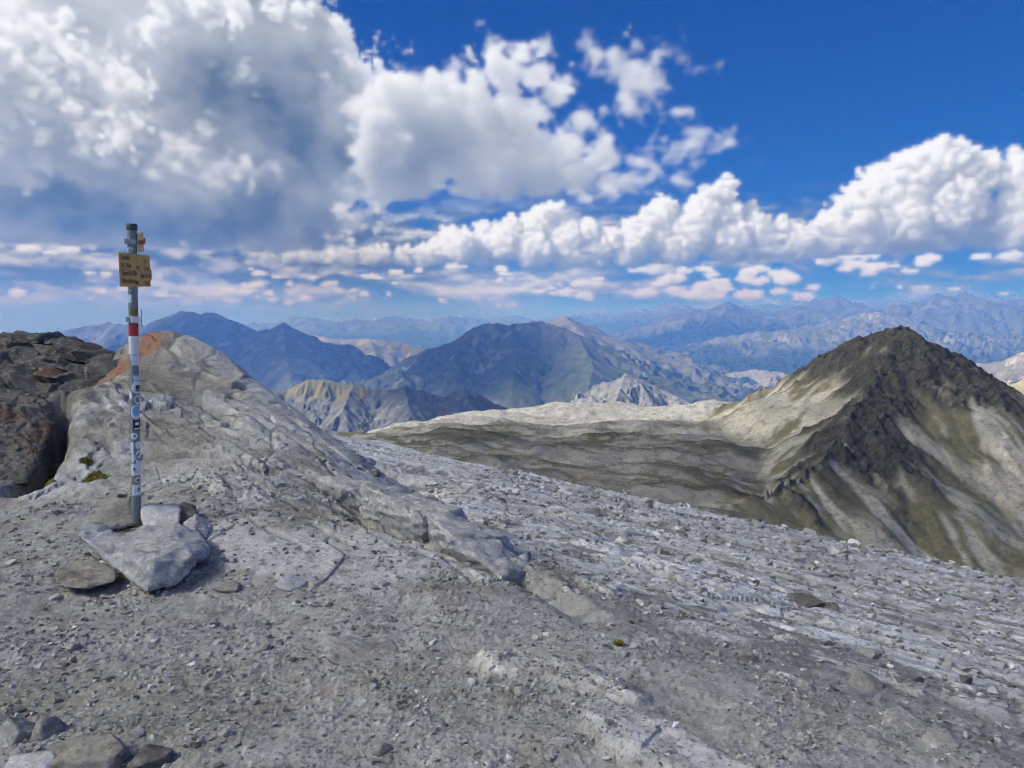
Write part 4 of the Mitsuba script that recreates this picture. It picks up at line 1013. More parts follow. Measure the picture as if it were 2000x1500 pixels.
def weathered(points, seed, fine=0.03, amount=0.035, lobes=None, grain=None, calm=4):
    """A broken rock: the hull of surveyed corners, cut fine and worn into ledges, pits and chips."""
    hulls = [manifold3d.Manifold.hull_points(np.asarray(p, float)) for p in (lobes or [points])]
    m = hulls[0]
    for h in hulls[1:]:
        m = m + h
    m = m.refine_to_length(fine)
    q = m.to_mesh()
    t = trimesh.Trimesh(q.vert_properties[:, :3].astype(float), q.tri_verts.astype(int), process=True)
    t = trimesh.smoothing.filter_taubin(t, iterations=calm)
    v, n = t.vertices.copy(), t.vertex_normals.copy()
    s = grain or float(np.ptp(v, axis=0).max())
    k = 2.6 / s
    d = 0.9 * perlin3(*(v.T * k), seed) + 0.5 * perlin3(*(v.T * k * 2.3), seed + 1)
    d = d + 0.5 * (1 - 2 * np.abs(perlin3(*(v.T * k * 3.1), seed + 2))) + 0.35 * (1 - 2 * np.abs(perlin3(*(v.T * k * 7), seed + 3))) + 0.22 * perlin3(*(v.T * k * 15), seed + 4)
    bed = (v @ np.array([0.25, 0.3, 0.9])) * 6.5 / s + 0.5 * perlin3(*(v.T * k), seed + 5)
    d = d + 0.55 * ledges(bed, 0.25)
    return trimesh.Trimesh(v + n * (amount * s * d)[:, None], t.faces, process=False)


def place_rock(key, mesh, bsdf, label, category='rock', group=None):
    scene[key] = mikit.ply(mesh, bsdf, smooth=35)
    labels[key] = {'label': label, 'category': category}
    if group:
        labels[key]['group'] = group


S = lambda rows: [at(*q) for q in rows]  # noqa: E731
UNDER = lambda px, py, y, z: np.array([*at(px, py, y)[:2], z])  # noqa: E731
place_rock('rock', weathered(None, 401, 0.020, 0.024, calm=2, lobes=[
    S(((143, 1030, 5.12), (165, 1022, 5.25), (212, 1029, 5.25), (190, 1084, 4.86), (236, 1052, 5.02), (262, 1122, 4.56), (160, 1050, 4.98))) + [UNDER(190, 1050, 5.15, -0.02), UNDER(230, 1060, 5.0, -0.08)],
    S(((240, 1048, 5.08), (262, 1124, 4.54), (292, 1149, 4.42), (330, 1142, 4.46), (375, 1108, 4.62), (398, 1086, 4.84), (408, 1070, 5.0), (392, 1046, 5.18), (345, 1024, 5.38), (285, 1030, 5.32), (200, 1086, 4.82), (300, 1102, 4.47), (240, 1088, 4.66), (372, 1090, 4.62), (340, 1060, 4.86))) + [UNDER(300, 1050, 5.1, -0.1), UNDER(370, 1045, 5.1, -0.05)]]),
    'stone_slab', 'large bluish grey slab leaning at the foot of the signpost')
place_rock('rock_001', weathered(S(((163, 1020, 5.62), (185, 1004, 5.75), (232, 974, 5.9), (256, 972, 5.95), (264, 992, 5.95), (264, 1026, 5.68), (222, 1034, 5.55), (180, 1028, 5.55))) + [UNDER(215, 1000, 6.05, -0.05)], 402, 0.022, 0.03), 'stone_brown', 'brown grey wedge of rock left of and behind the signpost foot')
place_rock('rock_002', weathered(S(((277, 998, 5.68), (288, 985, 5.78), (340, 986, 5.85), (353, 994, 5.8), (348, 1024, 5.5), (325, 1030, 5.45), (279, 1030, 5.5))) + [UNDER(310, 1000, 6.05, -0.05)], 403, 0.02, 0.025), 'stone_white', 'whitish block of rock right behind the signpost foot')
place_rock('rock_003', weathered(S(((342, 1024, 5.7), (350, 990, 5.85), (356, 980, 5.92), (380, 988, 5.95), (386, 1004, 5.8), (362, 1024, 5.65))) + [UNDER(365, 1000, 6.1, -0.05)], 404, 0.02, 0.03), 'stone_dark', 'dark upright shard of rock beside the whitish block')
place_rock('rock_004', weathered(S(((358, 1026, 5.45), (384, 1004, 5.6), (406, 1016, 5.62), (411, 1034, 5.5), (402, 1052, 5.3), (380, 1048, 5.25))) + [UNDER(385, 1030, 5.75, -0.05)], 405, 0.02, 0.035), 'stone_blue', 'pale knobbly stone at the right end of the signpost rocks')
place_rock('rock_005', weathered(S(((106, 1126, 4.6), (112, 1142, 4.46), (130, 1100, 4.78), (178, 1094, 4.84), (214, 1108, 4.74), (228, 1122, 4.62), (224, 1136, 4.5), (170, 1148, 4.42), (122, 1148, 4.42))) + [UNDER(165, 1110, 4.95, -0.08)], 406, 0.022, 0.03), 'stone_brown', 'low brown grey rock in front of the leaning slab at the left')
for i, (x, y, w, h, tone, text) in enumerate((
        (443, 1143, 62, 26, 'stone_brown', 'low brown stone half buried right of the leaning slab'),
        (570, 1132, 66, 40, 'stone_blue', 'bluish grey rock half buried in the dirt below the pale slab'),
        (700, 1262, 160, 52, 'stone_grey', 'long low grey rock rib half buried in the middle of the dirt'),
        (28, 1428, 78, 66, 'stone_grey', 'pale bluish boulder at the lower left edge'),
        (85, 1418, 50, 60, 'stone_grey', 'grey stone beside the pale boulder at the lower left edge'),
        (175, 1468, 150, 66, 'stone_brown', 'rough brown grey rock at the lower left corner'),
        (60, 1492, 110, 40, 'stone_white', 'whitish bluish rock cut by the bottom edge at the left'),
        (285, 1482, 80, 46, 'stone_dark', 'dark low rock by the bottom edge right of the brown rock'),
        (1570, 1168, 84, 40, 'stone_dark', 'dark rounded boulder on the middle of the bare slope'),
        (1620, 1180, 40, 20, 'stone_dark', 'smaller dark boulder right of the dark boulder on the slope'),
        (1697, 1328, 62, 36, 'stone_brown', 'smooth brown boulder on the lower right slope'),
        (1465, 1284, 40, 20, 'stone_dark', 'dark reddish stone standing in for a dark overhang on the slope left of the brown boulder'),  # a dark stone put in place of the overhang
        (1775, 1405, 80, 44, 'stone_grey', 'broad grey boulder low on the right slope'),
        (1835, 1440, 60, 38, 'stone_grey', 'grey boulder low on the right slope, just right of the broad one'),
        (1700, 1270, 46, 24, 'stone_grey', 'grey block on the slope above the brown boulder'),
        (1560, 1048, 44, 14, 'stone_grey', 'flat grey block near the skyline of the bare slope'),
        (1475, 1010, 36, 16, 'stone_dark', 'dark block near the top of the bare slope'),
        (728, 918, 30, 14, 'stone_dark', 'dark stone at the lower end of the whaleback crest'),
        (1020, 1345, 34, 24, 'stone_grey', 'rounded grey stone beside the pale ledge in the dirt'),
        (745, 1458, 46, 26, 'stone_grey', 'loose grey stone with a dark side near the bottom edge'),
        (665, 1207, 26, 12, 'stone_white', 'small white stone lying on the dirt below the pale slab'),
        (302, 1245, 18, 14, 'stone_white', 'small white stone on the dirt left of the middle'),
        (425, 1250, 20, 14, 'stone_white', 'small white stone on the dirt right of the other white one'),
        (138, 1256, 34, 20, 'stone_grey', 'flat grey stone on the dirt at the left'),
        (103, 1162, 26, 14, 'stone_white', 'white flat stone in front of the low brown rock'),
        (440, 1425, 26, 16, 'stone_grey', 'light grey stone on the dirt near the bottom edge'),
        (265, 1430, 30, 18, 'stone_grey', 'grey stone with a flat top right of the lower left rocks'),
        (518, 1258, 26, 20, 'stone_brown', 'brown stone on the dirt in the middle left'),
        (588, 1200, 34, 20, 'stone_grey', 'grey stone just below the bluish half buried rock'))):
    g = on_ground(x, y + 0.25 * h)
    scale = np.linalg.norm(g - EYE) / FOCAL
    rng = np.random.default_rng(500 + i)
    a, b, c = w * scale / 2, max(h, 0.45 * w) * scale * 0.75, h * scale * 0.48
    q = rng.normal(size=(18, 3))
    q /= np.linalg.norm(q, axis=1, keepdims=True)
    q = q * [a, b, c] * rng.uniform(0.85, 1.18, (18, 1)) + g + [0, b * 0.25, -0.05 * c]
    place_rock(f'stone_{i:03d}' if i else 'stone', weathered(q, 520 + i, max(0.008, w * scale / 34), 0.03, calm=1, grain=0.6 * w * scale), tone, text, 'stone')

# the dark crag at the left: slabs on slabs, dipping to the right
rng = np.random.default_rng(640)
blocks = []
dip, across = np.array([0.93, 0.1, -0.34]), np.array([0.1, 0.98, 0.15])
dip /= np.linalg.norm(dip)
up = np.cross(dip, across)
for i in range(170):
    x = rng.uniform(-110, 236)
    top = np.interp(x, (-110, 0, 20, 50, 100, 125, 165, 205, 243), (700, 672, 656, 642, 640, 647, 664, 680, 700))
    k = i / 169.0 if i > 26 else 0.0
    y = top + 16 + (np.interp(x, (-100, 60, 110, 236), (770, 770, 800, 760)) - top) * k * rng.uniform(0.7, 1.0)
    d = lerp(12.2, 9.7, np.clip((y - 640) / 160, 0, 1)) + rng.uniform(-0.15, 0.15)
    c = at(x, y, d)
    a, b, h = rng.uniform(0.16, 0.5), rng.uniform(0.25, 0.45), rng.uniform(0.06, 0.17)
    if i <= 26:
        h = 0.10
    q = rng.normal(size=(9, 3))
    q /= np.linalg.norm(q, axis=1, keepdims=True)
    blocks.append(c + (q[:, :1] * a) * dip + (q[:, 1:2] * b) * across + (q[:, 2:] * h) * up - [0, 0, 0.04])
place_rock('rock_outcrop_003', weathered(None, 641, 0.05, 0.03, lobes=blocks, grain=0.5, calm=0), 'crag_dark', 'dark jagged crag of stacked broken slabs at the left edge', 'rock outcrop')
place_rock('boulder_001', weathered(S(((-60, 770, 8.5), (0, 762, 8.6), (45, 764, 8.65), (82, 778, 8.55), (104, 800, 8.4), (100, 830, 8.15), (86, 872, 7.95), (40, 800, 8.2), (0, 800, 8.1), (30, 868, 7.75), (-60, 900, 7.6), (66, 905, 7.55), (52, 945, 7.25), (0, 950, 7.2), (-60, 950, 7.2))) + [UNDER(40, 880, 8.4, -0.1), UNDER(0, 880, 8.6, -0.1), UNDER(-60, 880, 8.5, -0.1)], 642, 0.026, 0.05, grain=0.7, calm=0), 'crag_dark', 'big fissured dark grey block filling the left edge below the crag', 'boulder')
# the rib of bedrock that overhangs the crevice beyond the pale slab
stations = []
for (q, hgt, wid) in zip(CREVICE, (0.10, 0.18, 0.22, 0.20, 0.12, 0.03, 0.10, 0.06, 0.02), (0.4, 0.6, 0.7, 0.75, 0.7, 0.6, 0.5, 0.4, 0.3)):
    g = float(macro(np.array([[q[0]]]), np.array([[q[1]]]))[0, 0])
    o = np.array([0.62, 0.78, 0.0])
    p = np.array([q[0], q[1], g])
    stations.append([p - o * 0.06 + [0, 0, hgt], p + o * 0.06 + [0, 0, -0.15], p + o * wid * 0.5 + [0, 0, hgt * 1.05 - 0.06], p + o * wid + [0, 0, -0.18 * wid - 0.12], p + o * wid + [0, 0, -0.5], p - o * 0.03 + [0, 0, hgt * 0.6]])
lobes = []
for i, (a, b) in enumerate(zip(stations[:5], stations[1:6])):
    rng = np.random.default_rng(650 + i)
    lobes.append(np.vstack([a, b]) + rng.normal(size=(12, 3)) * [0.04, 0.04, 0.02])
place_rock('rock_outcrop_004', weathered(None, 651, 0.025, 0.05, lobes=lobes, grain=0.45, calm=1), 'stone_pale', 'rib of grey bedrock with a dark overhang beyond the pale slab', 'rock outcrop')

# loose stones, each its own thing: those that show largest
UNIT, CHIP = [], []
for k in range(10):
    rng = np.random.default_rng(700 + k)
    q = rng.normal(size=(13, 3))
    q /= np.linalg.norm(q, axis=1, keepdims=True)
    h = trimesh.convex.convex_hull(q * [1.0, rng.uniform(0.6, 0.9), rng.uniform(0.35, 0.62)] * rng.uniform(0.8, 1.1, (13, 1)))
    UNIT.append((np.array(h.vertices), np.array(h.faces)))
    g = trimesh.convex.convex_hull((q * [1.0, rng.uniform(0.6, 0.9), rng.uniform(0.4, 0.7)])[:7])
    CHIP.append((np.array(g.vertices), np.array(g.faces)))
STONE_PLY = {(k, t): mikit.ply(trimesh.Trimesh(*UNIT[k], process=False), t) for k in range(10) for t in ('stone_grey', 'stone_white', 'stone_brown', 'stone_dark')}


def spin(rng):
    return T().rotate([0, 0, 1], rng.uniform(0, 360)).rotate([1, 0, 0], rng.normal() * 12).rotate([0, 1, 0], rng.normal() * 12)


def loose(prefix, start, spots, label, group, seed, tones):
    for i, (x, y, px) in enumerate(spots):
        rng = np.random.default_rng(seed + i)
        g = on_ground(x, y)
        s = px * np.linalg.norm(g - EYE) / FOCAL / 2
        key = f'{prefix}_{start + i:03d}'
        tone = tones[int(rng.integers(len(tones)))]
        d = dict(STONE_PLY[(int(rng.integers(10)), tone)])
        word = {'stone_grey': 'grey', 'stone_white': 'whitish', 'stone_brown': 'brownish', 'stone_dark': 'dark'}[tone]
        d['to_world'] = T().translate([g[0], g[1], g[2] + 0.22 * s]) @ spin(rng) @ T().scale([s, s, s])
        scene[key] = d
        labels[key] = {'label': label.replace('*', word), 'category': prefix, 'group': group.replace('*', word)}


rng = np.random.default_rng(77)
spots = []
while len(spots) < 130:
    x, y = rng.uniform(0, 1250), rng.uniform(1090, 1498)
    if (x < 430 and y < 1160) or y < 1150 and x > 500 or (x - 250) ** 2 / 200 ** 2 + (y - 1085) ** 2 / 80 ** 2 < 1:
        continue
    if rng.random() < 0.25 + 0.75 * (perlin(x / 90, y / 50, 5) > 0.05):
        spots.append((x, y, float(rng.uniform(9, 17) * (0.7 + 0.5 * (y - 1050) / 450))))
loose('stone', 100, spots, 'small * angular stone lying loose on the trodden dirt', 'loose * stones on the trodden dirt', 800, ('stone_grey', 'stone_grey', 'stone_white', 'stone_brown', 'stone_dark'))
spots = []
while len(spots) < 150:
    x, y = rng.uniform(760, 1995), rng.uniform(900, 1490)
    line = np.interp(x, (760, 900, 1050, 1240, 1570, 1700, 2000), (890, 935, 985, 1005, 1015, 1085, 1150))
    low = np.interp(x, (760, 900, 1050, 1250, 1500, 1800, 2000), (960, 1060, 1120, 1260, 1400, 1495, 1495))
    if line < y < low and rng.random() < 0.2 + 0.8 * (perlin(x / 120 - y / 160, y / 45 + x / 160, 9) > 0.0):
        spots.append((x, y, float(rng.uniform(7, 15) * (0.45 + 0.9 * (y - 900) / 600))))
loose('rock', 100, spots, '* angular block lying loose on the long bare slope', 'loose * blocks on the bare slope', 1200, ('stone_grey', 'stone_grey', 'stone_white', 'stone_grey', 'stone_dark'))
# gravel: too many and too small to count
for key, n, label, seed, where in (('gravel_001', 1800, 'coarser angular chips lying among the gravel of the saddle', 33, 'dirt'), ('rubble_001', 1500, 'larger angular rubble lying on the long bare slope', 34, 'slope'), ('gravel', 20000, 'fine gravel and chips strewn over the dirt saddle', 31, 'dirt'), ('rubble', 15000, 'frost-shattered rubble covering the long bare slope', 32, 'slope')):
    rng = np.random.default_rng(seed)
    parts_v, parts_f, parts_c, at_v = [], [], [], 0
    m = n * 3
    if where == 'dirt':
        r = np.exp(rng.uniform(np.log(2.3), np.log(7.6), m))
    else:
        r = np.exp(rng.uniform(np.log(3.2), np.log(70), m))
    th = np.radians(rng.uniform(-38, 38, m))
    x, y = r * np.sin(th), r * np.cos(th)
    out = (x + y) * 0.7071 + 0.4 * perlin(x, y, 3) > 3.2
    keep = (perlin(x / 0.5, y / 0.5, 11) + 0.6 * perlin(x / 0.15, y / 0.15, 12) + rng.uniform(-0.5, 0.5, m) > -0.05)
    keep &= (~out if where == 'dirt' else out)
    if where == 'slope':
        keep &= (x > -2.2 + 0.02 * y)
    x, y, r = x[keep][:n], y[keep][:n], r[keep][:n]
    z = ground_z(x, y)
    size = r * (0.0011 if where == 'dirt' else 0.0014) * np.exp(np.clip(rng.normal(size=len(x)) * 0.72, -1.2, 1.15)) * (1.8 if key.endswith('001') else 1.0) * (1.3 if where == 'dirt' else 1.35)
    kind = rng.integers(0, 10, len(x))
    for k in range(10):
        i = np.where(kind == k)[0]
        v, f = CHIP[k]
        a = rng.uniform(0, 2 * np.pi, len(i))
        c, s_ = np.cos(a)[:, None], np.sin(a)[:, None]
        tilt = rng.normal(size=(len(i), 1)) * 0.25
        vx, vy, vz = v[None, :, 0], v[None, :, 1], v[None, :, 2] + tilt * v[None, :, 0]
        w = np.stack([x[i, None] + size[i, None] * (c * vx - s_ * vy), y[i, None] + size[i, None] * (s_ * vx + c * vy), z[i, None] + size[i, None] * (vz + 0.15)], -1)
        tone = rng.uniform(0.28, 1.45, (len(i), 1, 1)) * np.where(rng.random((len(i), 1, 1)) < 0.12, 1.5, 1.0)
        col = np.broadcast_to(np.array([0.31, 0.314, 0.318]) * tone, (len(i), len(v), 3))
        parts_v.append(w.reshape(-1, 3))
        parts_f.append((f[None] + (np.arange(len(i)) * len(v))[:, None, None] + at_v).reshape(-1, 3))
        parts_c.append(col.reshape(-1, 3))
        at_v += len(i) * len(v)
    scene[key] = mikit.ply((np.vstack(parts_v), np.vstack(parts_f)), 'terrain_paint', color=np.vstack(parts_c))
    labels[key] = {'label': label, 'category': key.split('_')[0], 'kind': 'stuff'}

# ------------------------------------------------------------------ moss cushions
scene['moss_green'] = {'type': 'twosided', 'bsdf': {'type': 'diffuse', 'reflectance': mikit.proc(lambda p, n, uv: mikit.mix((0.22, 0.195, 0.05), (0.12, 0.12, 0.035), mikit.fbm(p.x * 60, p.y * 60, p.z * 60, 3)))}}
for i, (x, y, w, h, text) in enumerate(((182, 926, 54, 13, 'long yellow green moss cushion at the foot of the whaleback'), (92, 941, 30, 6, 'thin yellowish tuft beside the moss cushion at the left'), (172, 898, 22, 12, 'small yellow green moss cushion in a crack above the long one'),
                                        (884, 1058, 22, 18, 'yellow green moss tuft in the dark crevice'), (1210, 1251, 20, 12, 'single green moss tuft on the edge of the slope'))):
    rng = np.random.default_rng(1500 + i)
    g = on_ground(x, y + h * 0.4)
    sc = np.linalg.norm(g - EYE) / FOCAL
    n = 420
    a, b = np.clip(rng.normal(size=n), -1.7, 1.7) * w * sc * 0.19, np.clip(rng.normal(size=n), -1.7, 1.7) * h * sc * 0.24
    zz = ground_z(g[0] + a, g[1] + b)
    zz = np.clip(zz, g[2] - 0.06, g[2] + 0.06)
    hh = h * sc * rng.uniform(0.25, 0.75, n) * np.exp(-(a / (w * sc * 0.5)) ** 2)
    t = rng.uniform(0, 2 * np.pi, n)
    lean = rng.normal(size=(n, 2)) * 0.5
    rad = 0.0022 + 0.05 * h * sc
    base = np.stack([g[0] + a, g[1] + b, zz - 0.01], -1)
    e = np.stack([np.cos(t), np.sin(t), 0 * t], -1) * rad
    tip = base + np.stack([lean[:, 0] * hh, lean[:, 1] * hh, hh + 0.012], -1)
    v = np.stack([base - e, base + e, tip + e * 0.5, tip - e * 0.5], 1).reshape(-1, 3)
    pad = trimesh.creation.icosphere(subdivisions=3)
    pv = pad.vertices * [w * sc * 0.42, h * sc * 0.55, 0.03 + h * sc * 0.12]
    pv = pv * (1 + 0.25 * perlin3(*(pv.T * 30), 1600 + i))[:, None] + g
    pv[:, 2] += np.clip(ground_z(pv[:, 0], pv[:, 1]) - g[2], -0.06, 0.06)
    o = np.arange(n)[:, None] * 4
    f = np.vstack([o + [0, 1, 2], o + [0, 2, 3], pad.faces + len(v)])
    v = np.vstack([v, pv])
    key = 'moss_cushion' + (f'_{i:03d}' if i else '')

    scene[key] = mikit.ply((v, f), 'moss_green')
    labels[key] = {'label': text, 'category': 'moss', 'kind': 'thing'}

# ------------------------------------------------------------------ the signpost
def paint_of(key, rgb, rough=0.45, wear=0.25, dirt=(0.20, 0.19, 0.17), metallic=0.0):
    c, d = mi.Color3f(*rgb), mi.Color3f(*dirt)

    def fn(p, n, uv):
        a = mikit.fbm(p.x * 40, p.y * 40, p.z * 14, 4)
        b = mikit.fbm(p.x * 160, p.y * 160, p.z * 90, 3)
        return mikit.mix(c * (0.8 + 0.4 * b), d, mikit.smoothstep(0.55, 0.8, a) * wear)
    scene[key] = {'type': 'twosided', 'bsdf': {'type': 'principled', 'base_color': mikit.proc(fn), 'roughness': rough, 'metallic': metallic}}


for key, rgb, rough in (('post_grey', (0.145, 0.175, 0.19), 0.5), ('cap_dark', (0.045, 0.05, 0.055), 0.5), ('sign_yellow', (0.47, 0.225, 0.02), 0.5), ('sign_back', (0.50, 0.26, 0.04), 0.5), ('ink_brown', (0.06, 0.04, 0.015), 0.6),
                        ('paint_red', (0.36, 0.02, 0.025), 0.5), ('paint_white', (0.66, 0.66, 0.66), 0.5), ('bracket_brown', (0.24, 0.10, 0.045), 0.55), ('metal_grey', (0.35, 0.36, 0.38), 0.4), ('sticker_white', (0.62, 0.66, 0.70), 0.45),
                        ('sticker_blue', (0.16, 0.36, 0.52), 0.45), ('sticker_pale_blue', (0.42, 0.58, 0.66), 0.45), ('sticker_black', (0.018, 0.02, 0.03), 0.4), ('sticker_green', (0.10, 0.26, 0.09), 0.5), ('sticker_olive', (0.12, 0.12, 0.03), 0.5),
                        ('sticker_red', (0.32, 0.05, 0.07), 0.45), ('sticker_navy', (0.04, 0.06, 0.12), 0.45)):
    paint_of(key, rgb, rough, metallic=0.3 if key == 'metal_grey' else 0.0)

POST_Y = 5.73
FOOT, HEAD = at(267.0, 1034, POST_Y), at(257.5, 447, POST_Y)
AXIS = (HEAD - FOOT) / np.linalg.norm(HEAD - FOOT)
PR = 0.0335
FRONT = np.array([EYE[0] - FOOT[0], EYE[1] - FOOT[1], 0.0])
FRONT -= AXIS * (FRONT @ AXIS)
FRONT /= np.linalg.norm(FRONT)
SIDE = np.cross(AXIS, FRONT)
SIDE = SIDE if SIDE[0] > 0 else -SIDE
LENGTH = float(np.linalg.norm(HEAD - FOOT))


def up_post(py):
    """Metres above the foot for a picture row."""
    return float((at(262, py, POST_Y)[2] - FOOT[2]) / AXIS[2])


def tube_on(h0, h1, r0, r1=None, n=40, round_edge=0.0):
    r1 = r1 or r0
    rings = [(h0, 0.0), (h0, r0 - round_edge), (h0 + round_edge, r0), (h1 - round_edge, r1), (h1, r1 - round_edge), (h1, 0.0)]
    a = np.linspace(0, 2 * np.pi, n, endpoint=False)
    v = np.vstack([FOOT + AXIS * h + r * (np.cos(a)[:, None] * FRONT + np.sin(a)[:, None] * SIDE) for h, r in rings])
    f = []
    for k in range(len(rings) - 1):
        i = np.arange(n)
        j = (i + 1) % n
        f += [np.stack([k * n + i, k * n + j, (k + 1) * n + j], 1), np.stack([k * n + i, (k + 1) * n + j, (k + 1) * n + i], 1)]
    return trimesh.Trimesh(v, np.vstack(f), process=False)


def px_angle(px, py):
    """Angle round the post at which a picture column lies."""
    c = np.interp(py, (447, 1034), (257.5, 267.0))
    r = PR * FOCAL / 5.74
    return math.asin(max(-0.98, min(0.98, (px - c) / r)))


def patch(px0, px1, py0, py1, lift=0.0008, oval=False):
    """A sticker bent round the post."""
    h0, h1 = up_post(py1), up_post(py0)
    pm = (py0 + py1) / 2
    a0, a1 = px_angle(px0, pm), px_angle(px1, pm)
    n, m = 14, 14
    U, V = np.meshgrid(np.linspace(-1, 1, n), np.linspace(-1, 1, m), indexing='ij')
    if oval:
        k = np.sqrt(1 - 0.5 * V ** 2), np.sqrt(1 - 0.5 * U ** 2)
        U, V = U * k[0], V * k[1]
    a, h = (a0 + a1) / 2 + (a1 - a0) / 2 * U, (h0 + h1) / 2 + (h1 - h0) / 2 * V
    v = FOOT + AXIS * h[..., None] + (PR + lift) * (np.cos(a)[..., None] * FRONT + np.sin(a)[..., None] * SIDE)
    return trimesh.Trimesh(*[np.asarray(q) if i == 0 else (np.vstack([q[:, [0, 1, 2]], q[:, [0, 2, 3]]])) for i, q in enumerate((v.reshape(-1, 3), np.stack([(lambda g: g[:-1, :-1].ravel())(np.arange(n * m).reshape(n, m)), (lambda g: g[1:, :-1].ravel())(np.arange(n * m).reshape(n, m)), (lambda g: g[1:, 1:].ravel())(np.arange(n * m).reshape(n, m)), (lambda g: g[:-1, 1:].ravel())(np.arange(n * m).reshape(n, m))], 1)))], process=False)


def part(key, mesh, bsdf, label=None, smooth=40):
    k, i = key, 0
    while k in scene:
        i += 1
        k = f'{key}_{i:03d}'
    scene[k] = mikit.ply(mesh, bsdf, smooth=smooth)
    if label:
        labels[k] = {'label': label}
    return k


labels['signpost'] = {'label': 'grey metal trail signpost with yellow signs, stickers and a red and white band', 'category': 'signpost'}
part('signpost__pole', tube_on(0, LENGTH, PR), 'post_grey')
part('signpost__cap', tube_on(LENGTH - 0.012, LENGTH + 0.036, PR + 0.006, round_edge=0.006), 'cap_dark')
part('signpost__red_band', tube_on(up_post(656), up_post(632), PR + 0.0010), 'paint_red', 'red painted band above the white one')
part('signpost__white_band', tube_on(up_post(692), up_post(656.3), PR + 0.0010), 'paint_white', 'white painted band below the red one')


def slab_between(a, b, z0, z1, thick, tip=None):
    """An upright board from a to b (x, y), between two heights."""
    d = np.array([b[0] - a[0], b[1] - a[1], 0.0])
    L = np.linalg.norm(d)
    d /= L
    nrm = np.array([d[1], -d[0], 0.0])
    out = [(0, z0[0]), (L, z0[1])] + ([(L + tip, (z0[1] + z1[1]) / 2)] if tip else []) + [(L, z1[1]), (0, z1[0])]
    v = np.array([[a[0] + d[0] * s, a[1] + d[1] * s, z] for s, z in out])
    n = len(out)
    v = np.vstack([v + nrm * thick / 2, v - nrm * thick / 2])
    f = [[0, k, k + 1] for k in range(1, n - 1)] + [[n, n + k + 1, n + k] for k in range(1, n - 1)]
    for k in range(n):
        j = (k + 1) % n
        f += [[k, n + k, n + j], [k, n + j, j]]
    t = trimesh.Trimesh(v, f, process=False)
    t.fix_normals()
    return t, d, nrm


A1, A2 = at(234.5, 560, 5.43), at(294, 560, 5.97)
B1, B2 = at(234.5, 493, 5.43), at(293.5, 499, 5.97)
board, bd, bn = slab_between(A1, A2, (A1[2], A2[2]), (B1[2], B2[2]), 0.004)
bn = bn if bn @ (EYE - A1) > 0 else -bn
part('signpost__sign', board, 'sign_yellow', 'yellow board with four lines of brown lettering', smooth=False)
BL = float(np.hypot(*(A2 - A1)[:2]))
tip, _, _ = slab_between(A2 + bd * 0.002, A2 + bd * 0.028, (A1[2] + 0.065, A1[2] + 0.085), (A1[2] + 0.165, A1[2] + 0.145), 0.004)
part('signpost__sign__red_tip', tip, 'paint_red', 'red arrow tip on the right edge of the board', smooth=False)


def letters(text, s, z, height, squeeze=1.0):
    """Lettering on the board: s metres from its left end, z metres above its lower edge."""
    m = meshkit.text_mesh(text, height, depth=0.0012, bold=True)
    v = np.array(m.vertices)
    r = A1 + bd * s + bn * 0.0022 + np.array([0, 0, z])
    rise = np.array([0, 0, (A2[2] - A1[2]) / BL])
    v = r + (bd + rise) * v[:, :1] * squeeze + np.array([0, 0, 1.0]) * v[:, 1:2] + bn * v[:, 2:]
    t = trimesh.Trimesh(v, m.faces, process=False)
    return t


lines = [('Lorella', 0.195, None, '2 h'), ('Fil. Flüa', 0.140, 0.285, '3 h 30'), ('Chaunt da Flüa', 0.084, 0.365, '1 h 10'), ('Minschuns', 0.030, 0.265, '2 h 20')]
for text, z, icon, hours in lines:
    part('signpost__sign__lettering', letters(text, 0.030, z, 0.031, 1.05 if len(text) < 12 else 0.86), 'ink_brown', smooth=False)
    part('signpost__sign__lettering', letters(hours, 0.42, z, 0.029, 0.85), 'ink_brown', smooth=False)
    if icon:
        q, _, _ = slab_between(A1 + bd * icon + bn * 0.003, A1 + bd * (icon + 0.05) + bn * 0.003, (A1[2] + z - 0.002,) * 2, (A1[2] + z + 0.026,) * 2, 0.0016)
        part('signpost__sign__symbol', q, 'ink_brown', smooth=False)
q, _, _ = slab_between(A1 + bd * 0.02 + bn * 0.003, A1 + bd * (BL - 0.03) + bn * 0.003, (A1[2] + 0.122, A1[2] + 0.125), (A1[2] + 0.1255, A1[2] + 0.1285), 0.0014)
part('signpost__sign__divider', q, 'ink_brown', smooth=False)
# second board, seen nearly edge-on behind the top of the post
C1, C2 = at(270, 493, 5.72), at(280.5, 491, 6.08)
D1 = at(270, 456, 5.72)
D2 = at(280.5, 453, 6.08)
q, _, _ = slab_between(C1, C2, (C1[2], C2[2]), (D1[2], D2[2]), 0.005)
part('signpost__side_sign', q, 'sign_back', 'second yellow board turned almost edge-on', smooth=False)
q, _, _ = slab_between(C2 + [0.002, 0.006, 0], C2 + [0.004, 0.024, 0], (C2[2] + 0.06,) * 2, (C2[2] + 0.105,) * 2, 0.005)
part('signpost__side_sign__red_tip', q, 'paint_red', smooth=False)


def strap(py, height, grow, n=40):
    return tube_on(up_post(py + height), up_post(py), PR + grow, round_edge=0.002)


def block(center_h, along_side, along_front, size):
    m = trimesh.creation.box(size)
    R_ = np.stack([SIDE, FRONT, AXIS], 1)
    return trimesh.Trimesh(FOOT + AXIS * center_h + SIDE * along_side + FRONT * along_front + m.vertices @ R_.T, m.faces, process=False)


